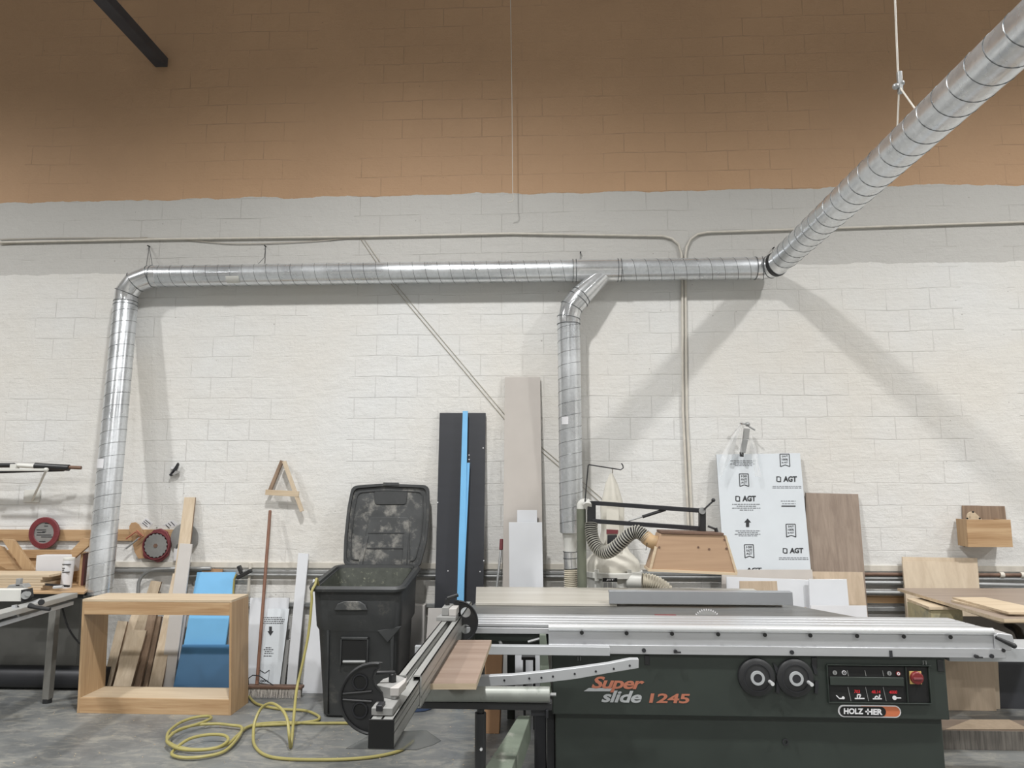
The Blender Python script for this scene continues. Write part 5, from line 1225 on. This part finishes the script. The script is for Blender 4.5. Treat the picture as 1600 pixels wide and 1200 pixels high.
# ================================================================= BOARDS ON THE RIGHT
GR = 'boards leaning on the wall behind the saw'
o, pa = board('printed_board', M['whitef'], [(1119, 710), (1250, 708), (1268, 900), (1132, 900)], 6.64, 6.36, .018, 'large white film covered board printed with logos behind the blade hood', group=GR, edge=M['greyd'])
def logo(x0, y0, x1, y1):
    mb = MB()
    w_ = (x1 - x0); h = y1 - y0
    a, b, c = grid_plane(pa, x0 + w_ * .34, y0, x1, y1); text_into(mb, 'AGT', a, b, c, V(0, 0, 0), .045)
    s_ = w_ * .23; X0, Y0, X1, Y1 = x0, y0 + .3, x0 + s_, y1 + .3; tt = 1.5
    poly_on(mb, pa, [(X0, Y0), (X0 + s_ * .62, Y0), (X0 + s_ * .62, Y0 + tt), (X0 + tt, Y0 + tt), (X0 + tt, Y1 - tt * .3), (X0, Y1 - tt)])
    poly_on(mb, pa, [(X1, Y1), (X0 + s_ * .3, Y1), (X0 + s_ * .3, Y1 - tt), (X1 - tt, Y1 - tt), (X1 - tt, Y0 + tt * .3), (X1, Y0 + tt)])
    poly_on(mb, pa, [(X0 + s_ * .62, Y0), (X1, Y0 + tt), (X1 - tt, Y0 + tt + .4), (X0 + s_ * .62, Y0 + tt)])
    poly_on(mb, pa, [(X0, Y1 - tt), (X0 + tt, Y1 - tt - .3), (X0 + s_ * .3 + .5, Y1 - tt), (X0 + s_ * .3, Y1)])
    mb.build('printed_logo', M['ink'], o, smooth=0)
logo(1149, 774.5, 1181, 783.5); logo(1213, 744, 1245, 753); logo(1223, 856, 1255, 864.5)
def lines(rows, pl=pa):
    mg = MB()
    for y, x0, x1 in rows:
        x = x0
        while x < x1:
            wd_ = random.uniform(2, 6); a, b, c = grid_plane(pl, x, y - .55, min(x1, x + wd_), y + .55); mg.add([a, b, b + c - a, c], [(0, 1, 2, 3)]); x += wd_ + 1
    mg.build('small_print', M['inkl'], o, smooth=0)
lines([(720, 1141, 1181), (722.6, 1146, 1176), (725, 1141, 1180), (727.4, 1148, 1175)]); lines([(760, 1207, 1252), (762.4, 1207, 1252)])
lines([(788, 1144, 1188), (791, 1151, 1182), (794, 1144, 1188), (797, 1156, 1177)]); lines([(829.5, 1149, 1188), (832.2, 1153, 1184), (834.8, 1148, 1188), (837.2, 1154, 1183)])
lines([(871.5, 1217, 1263), (874, 1217, 1263)]); lines([(783, 1220, 1243), (787, 1222, 1243)])
poly_on(MB(), pa, [(1221, 790), (1243, 790), (1243, 791.7), (1221, 791.7)]).build('printed_bar', M['ink'], o, smooth=0)
poly_on(MB(), pa, [(1168, 810), (1173.5, 816.5), (1170.5, 816.5), (1170.5, 823.5), (1165.5, 823.5), (1165.5, 816.5), (1162.5, 816.5)]).build('printed_arrow', M['ink'], o, smooth=0)
for x0_, y0_, x1_, y1_, w_ in ((1155, 740.5, 1169, 760, ('100', 'KALITE', 'AGT')), (1163, 851, 1177, 871.5, ('100', 'KALITE', 'AGT')), (1218.5, 709.5, 1233, 729, ('QUALITY', '100%', 'by AGT')), (1228, 819, 1242.5, 839, ('QUALITY', '100%', 'by AGT'))):
    mb = MB(); badge(mb, pa, x0_, y0_, x1_, y1_, w_, sh=1); mb.build('printed_badge', M['ink'], o, smooth=0)
a, b, c = grid_plane(pa, 1166, 887, 1190, 893); text_into(MB(), 'AGT', a, b, c, V(0, 0, 0), .045).build('printed_logo', M['ink'], o, smooth=0)
board('taupe_board', M['taupe'], [(1259, 770), (1341, 772), (1357, 968), (1262, 968)], 6.66, 6.44, .02, 'tall taupe wood grain board right of the printed white board', group=GR)
board('greige_board', M['greige'], [(1128, 890), (1269, 890), (1276, 960), (1128, 960)], 6.36, 6.12, .018, 'low greige board standing before the printed white board', group=GR)
board('oak_board', M['oakl'], [(1268, 893), (1348, 894), (1356, 965), (1268, 965)], 6.42, 6.22, .018, 'pale oak board in front of the tall taupe board', group=GR)
board('white_board', M['white'], [(1135, 901), (1240, 903), (1263, 903), (1268, 960), (1135, 960)][0:1] + [(1264, 906), (1268, 965), (1137, 965)], 6.28, 6.08, .018, 'long low white board behind the rip fence', group=GR)
board('white_board', M['white'], [(1264, 905), (1323, 905), (1328, 960), (1266, 960)], 6.22, 6.06, .018, 'squarish white board right of the long low white one', group=GR)
board('chip_board', M['tan'] if 0 else M['oakl'], [(1156, 908), (1214, 908), (1217, 950), (1156, 950)], 6.14, 6.02, .016, 'small tan board peeking over the rip fence', group=GR)
board('white_board', M['whitep'], [(1267, 946), (1354, 946), (1358, 990), (1268, 990)], 6.10, 5.96, .018, 'lowest white board just above the right half of the sliding table', group=GR)
board('offcut_board', M['tan'], [(1231, 949), (1260, 949), (1262, 985), (1231, 985)], 6.0, 5.95, .016, 'small tan offcut right of the end of the rip fence')
tag(MB().tube([P(1240, 964, 5.85), P(1250, 964, 5.85)], .02, 12).ball(P(1252, 965, 5.85), .02, 6).build('black_bit', M['black']), 'small black bit lying behind the sliding table beside the small tan offcut', 'clamp')  # unidentified black bit, given a simple rod and ball shape

# clamp and film above the printed board
t = thing('hanging_clamp', 'grey steel clamp hanging on a nail over the printed white board', 'clamp', P(1166, 690, 6.5))
MB().prism([P(1163, 669, 6.56), P(1172, 670, 6.56), P(1170, 686, 6.56), P(1161, 687, 6.56)], (0, .03, 0)).build('upper_jaw', M['greyd'], t, bevel=.003)
MB().prism([P(1161, 686, 6.55), P(1169, 687, 6.55), P(1165, 708, 6.55), P(1157, 707, 6.55)], (0, .03, 0)).build('lower_jaw', M['steel'], t, bevel=.003)
MB().prism([P(1157, 706, 6.54), P(1162, 708, 6.54), P(1162, 714, 6.54), P(1157, 713, 6.54)], (0, .03, 0)).build('tip', M['black'], t)
MB().tube([P(1156, 661, 6.6), P(1166, 663, 6.58), P(1173, 668, 6.57), P(1180, 672, 6.56)], .008, 8).ball(P(1168, 663, 6.58), .022, 7).build('spring', M['steel'], t)
MB().tube([P(1159, 662, 6.58), P(1159, 662, D)], .005, 6).build('nail', M['rust'], t)
t = thing('plastic_film', 'torn clear plastic film draped from the nail over the printed white board', 'film', P(1150, 700, 6.56))
mb = MB()
for L_, R_ in (([(1156, 662), (1142, 685), (1131, 705), (1124, 722), (1126, 745)], [(1159, 664), (1151, 688), (1147, 708), (1143, 714), (1130, 738)]), ([(1158, 664), (1156, 690), (1152, 705)], [(1160, 664), (1158, 690), (1160, 712)]), ([(1172, 680), (1172, 700), (1176, 722), (1180, 745)], [(1174, 680), (1182, 702), (1185, 725), (1190, 745)])):
    n_ = len(L_); vs_ = []
    for i in range(n_): vs_ += [P(L_[i][0], L_[i][1], 6.54 - .02 * (i % 2)), P((L_[i][0] + R_[i][0]) / 2, L_[i][1], 6.51), P(R_[i][0], R_[i][1], 6.54)]
    mb.add(vs_, [(i * 3 + j, i * 3 + j + 1, i * 3 + j + 4, i * 3 + j + 3) for i in range(n_ - 1) for j in range(2)])
mb.build('sheet', M['film'], t, smooth=60)

# ================================================================= RIGHT CORNER
t = thing('wall_box', 'open plywood box with a raised back mounted on the wall at the right', 'wall box', P(1545, 855, D - .1))
Yw = D - .02
pxslab('back_panel', [(1504, 790), (1570, 791), (1573, 815), (1507, 855)], Yw, .015, M['walnut'], t)
YB = D - .2
pxslab('front_panel', [(1510, 812), (1579, 812), (1583, 855), (1513, 855)], YB, .018, M['ply'], t)
a, b = P(1510, 812, YB), P(1583, 855, YB)
zt_b, zb_b = a.z, b.z
MB().box((a.x + .01, YB + .018, zb_b), (a.x + .028, Yw, zt_b)).build('side_panel', M['plyz'], t); MB().box((b.x - .03, YB + .018, zb_b), (b.x - .012, Yw, zt_b)).build('side_panel', M['plyz'], t)
MB().box((a.x + .03, YB + .018, zb_b), (b.x - .03, Yw, zb_b + .015)).build('bottom_panel', M['ply'], t)
pxslab('curved_lug', [(1511, 812)] + arc(1519, 807, 7.5, 7.5, 170, 40, 8) + [(1535, 812)], YB + .03, .018, M['plyl'], t)
mb = MB()
for px, py in ((1511, 810), (1530.5, 810), (1520, 800)): mb.disc(P(px, py, YB), .008, (0, -1, 0), .006, 10)
mb.build('screw_holes', M['deep'], t)
# plywood sheets leaning
board('plywood_sheet', M['pinel'], [(1410, 870), (1527, 872), (1534, 960), (1416, 960)], 6.64, 6.42, .018, 'pale plywood sheet at the back, its top strip showing above the nearer sheet', 'board', 'pale plywood sheets at the right')
board('plywood_sheet', M['pinel'], [(1410, 877), (1527, 878), (1534, 960), (1418, 960)], 6.60, 6.36, .018, 'nearer pale plywood sheet standing behind the taupe worktop at the right', 'board', 'pale plywood sheets at the right')
# stack under and taupe worktop with planks
zz = .90
st = thing('crate_bench', 'plywood bench carcass with a dusty end panel under the taupe sheet', 'bench', Pz(1480, 1090, 0))
xA, xB = Pz(1418, 940, zz).x, 4.9
MB().prism([Pz(1417, 935, zz), Pz(1455, 934, zz), Pz(1500, 946, zz), Pz(1494, 948.5, zz), Pz(1452, 948.5, zz)], (0, 0, -.02)).build('top_panel', M['plyl'], st, bevel=.001)
p1, p2, p3 = Pz(1417, 936, zz), Pz(1454, 948, zz), Pz(1503, 948, zz)
dust = plain('dusty_plywood', (170, 158, 120), .7, 0, .2, 6, dirt=((128, 128, 108), .5, 4))
MB().prism([V(p1.x, p1.y, .70), V(p2.x, p2.y, .70), V(p2.x, p2.y, zz - .02), V(p1.x, p1.y, zz - .02)], (.02, .005, 0)).build('side_panel', dust, st)
MB().prism([V(p2.x, p2.y, .70), V(p3.x, p3.y, .70), V(p3.x, p3.y, zz - .02), V(p2.x, p2.y, zz - .02)], (0, .02, 0)).build('front_panel', dust, st)
MB().prism([V(p3.x, p3.y + .05, .6), V(4.6, p3.y + .05, .6), V(4.6, p3.y + .05, zz - .08), V(p3.x, p3.y + .05, zz - .08)], (0, .02, 0)).build('back_panel', plain('grey_brown_board', (118, 112, 106), .6), st)  # even grey-brown board below the taupe sheet
for x, y in ((p1.x + .08, p1.y - .05), (3.4, 6.3), (4.5, p3.y + .12)): MB().box((x, y, 0), (x + .06, y + .06, .80)).build('leg', M['blackm'], st, bevel=.003)
zw = .935
t = thing('worktop_sheet', 'large taupe laminate sheet lying flat on the bench at the right', 'sheet', Pz(1550, 940, zw))
m_ = MB().prism([Pz(1402, 919, zw), Pz(1640, 919, zw), Pz(1700, 967, zw), Pz(1569, 967, zw), Pz(1555, 964, zw)], (0, 0, -.022))
for i in range(len(m_.m)): m_.m[i] = 0 if i < 2 else 1
m_.build('laminate_panel', [M['taupex'], M['plyl']], t, smooth=0)
m_ = MB().prism([Pz(1440, 928, zw - .025), Pz(1640, 928, zw - .025), Pz(1700, 969, zw - .025), Pz(1562, 969, zw - .025)], (0, 0, -.02)); m_.build('under_sheet', M['plyl'], t, smooth=0)
for k, (pts_, lab) in enumerate((([(1486, 937.5), (1535, 937.5), (1625, 956), (1625, 961), (1574, 958)], 'lower pale plank lying on the taupe sheet at the right'), ([(1488, 933), (1539, 933), (1625, 951), (1625, 957), (1576, 956.5)], 'upper pale plank lying on the taupe sheet at the right'))):
    z_ = zw + .014 * (k + 1)
    tag(MB().prism([Pz(x, y, z_) for x, y in pts_], (0, 0, -.0135)).build('pale_plank', M['plyl'], smooth=0), lab, 'plank', 'pale planks on the taupe sheet')
# under the bench at the right
board('laminate_sheet', M['oakl'], [(1455, 1000), (1551, 1000), (1557, 1107), (1468, 1107)], 6.2, 6.15, .02, 'taupe laminate sheet standing on the floor under the guide rail at the right', 'board')
board('laminate_sheet', M['pinel'], [(1540, 1000), (1558, 1000), (1563, 1107), (1550, 1107)], 6.3, 6.2, .02, 'narrow paler panel edge showing beside the taupe sheet under the rail', 'board')
o = board('dark_panel', M['char'], [(1552, 975), (1660, 975), (1660, 1106), (1562, 1106)], 6.35, 6.22, .02, 'dark printed board standing at the far right under the bench', 'board')[0]
o = MB().box((3.0, 5.9, .0), (5.0, 6.1, .12)); 
q1_, q2_ = P(1478, 1141, 5.25), P(1640, 1141, 5.25)
zt3 = .125; f0, f1 = Pz(1476, 1141, zt3), Pz(1650, 1141, zt3)
fy_ = f0.y
b0_, b1_ = Pz(1517, 1124, zt3), Pz(1650, 1124, zt3)
m_ = MB().box((2.3, fy_, .0), (5.2, b0_.y, zt3))
for i in range(len(m_.m)): m_.m[i] = 1 if i == 1 else 0
tag(m_.build('low_platform', [M['stripe'], M['taupex']], smooth=0, bevel=.002), 'low wooden platform with a striped dark front on the floor right of the saw', 'platform')
m_ = MB().prism([Pz(1478, 1140, .128), Pz(1608, 1140, .128), Pz(1577, 1125, .128), Pz(1516, 1125, .128)], (0, 0, .004))
tag(m_.build('paper_sheet', M['oakl'], smooth=0), 'trapezoid pale sheet lying on the low platform right of the saw', 'sheet')
o = MB().tube(smoothpath([P(1575, 975, 5.6), P(1590, 985, 5.5), P(1600, 1000, 5.4), P(1640, 1010, 5.4)], 6), .03, 10).build('cloth_bundle', M['black']); tag(o, 'black bundle hanging at the right frame edge behind the end of the sliding table', 'bundle')

# chips and sawdust on the floor
random.seed(3)
mb = MB()
for i in range(160):
    px, py = random.uniform(20, 820), random.uniform(1095, 1198)
    p = Pz(px, py, .001); a = random.random() * PI; l = random.uniform(.003, .014)
    mb.prism([p, p + V(math.cos(a) * l, math.sin(a) * l, 0), p + V(math.cos(a + .6) * l, math.sin(a + .6) * l, 0)], (0, 0, .002))
o = mb.build('wood_chips', M['plyl'], smooth=0); tag(o, 'tiny pale wood chips scattered over the grey concrete floor', 'wood chips'); o['kind'] = 'stuff'
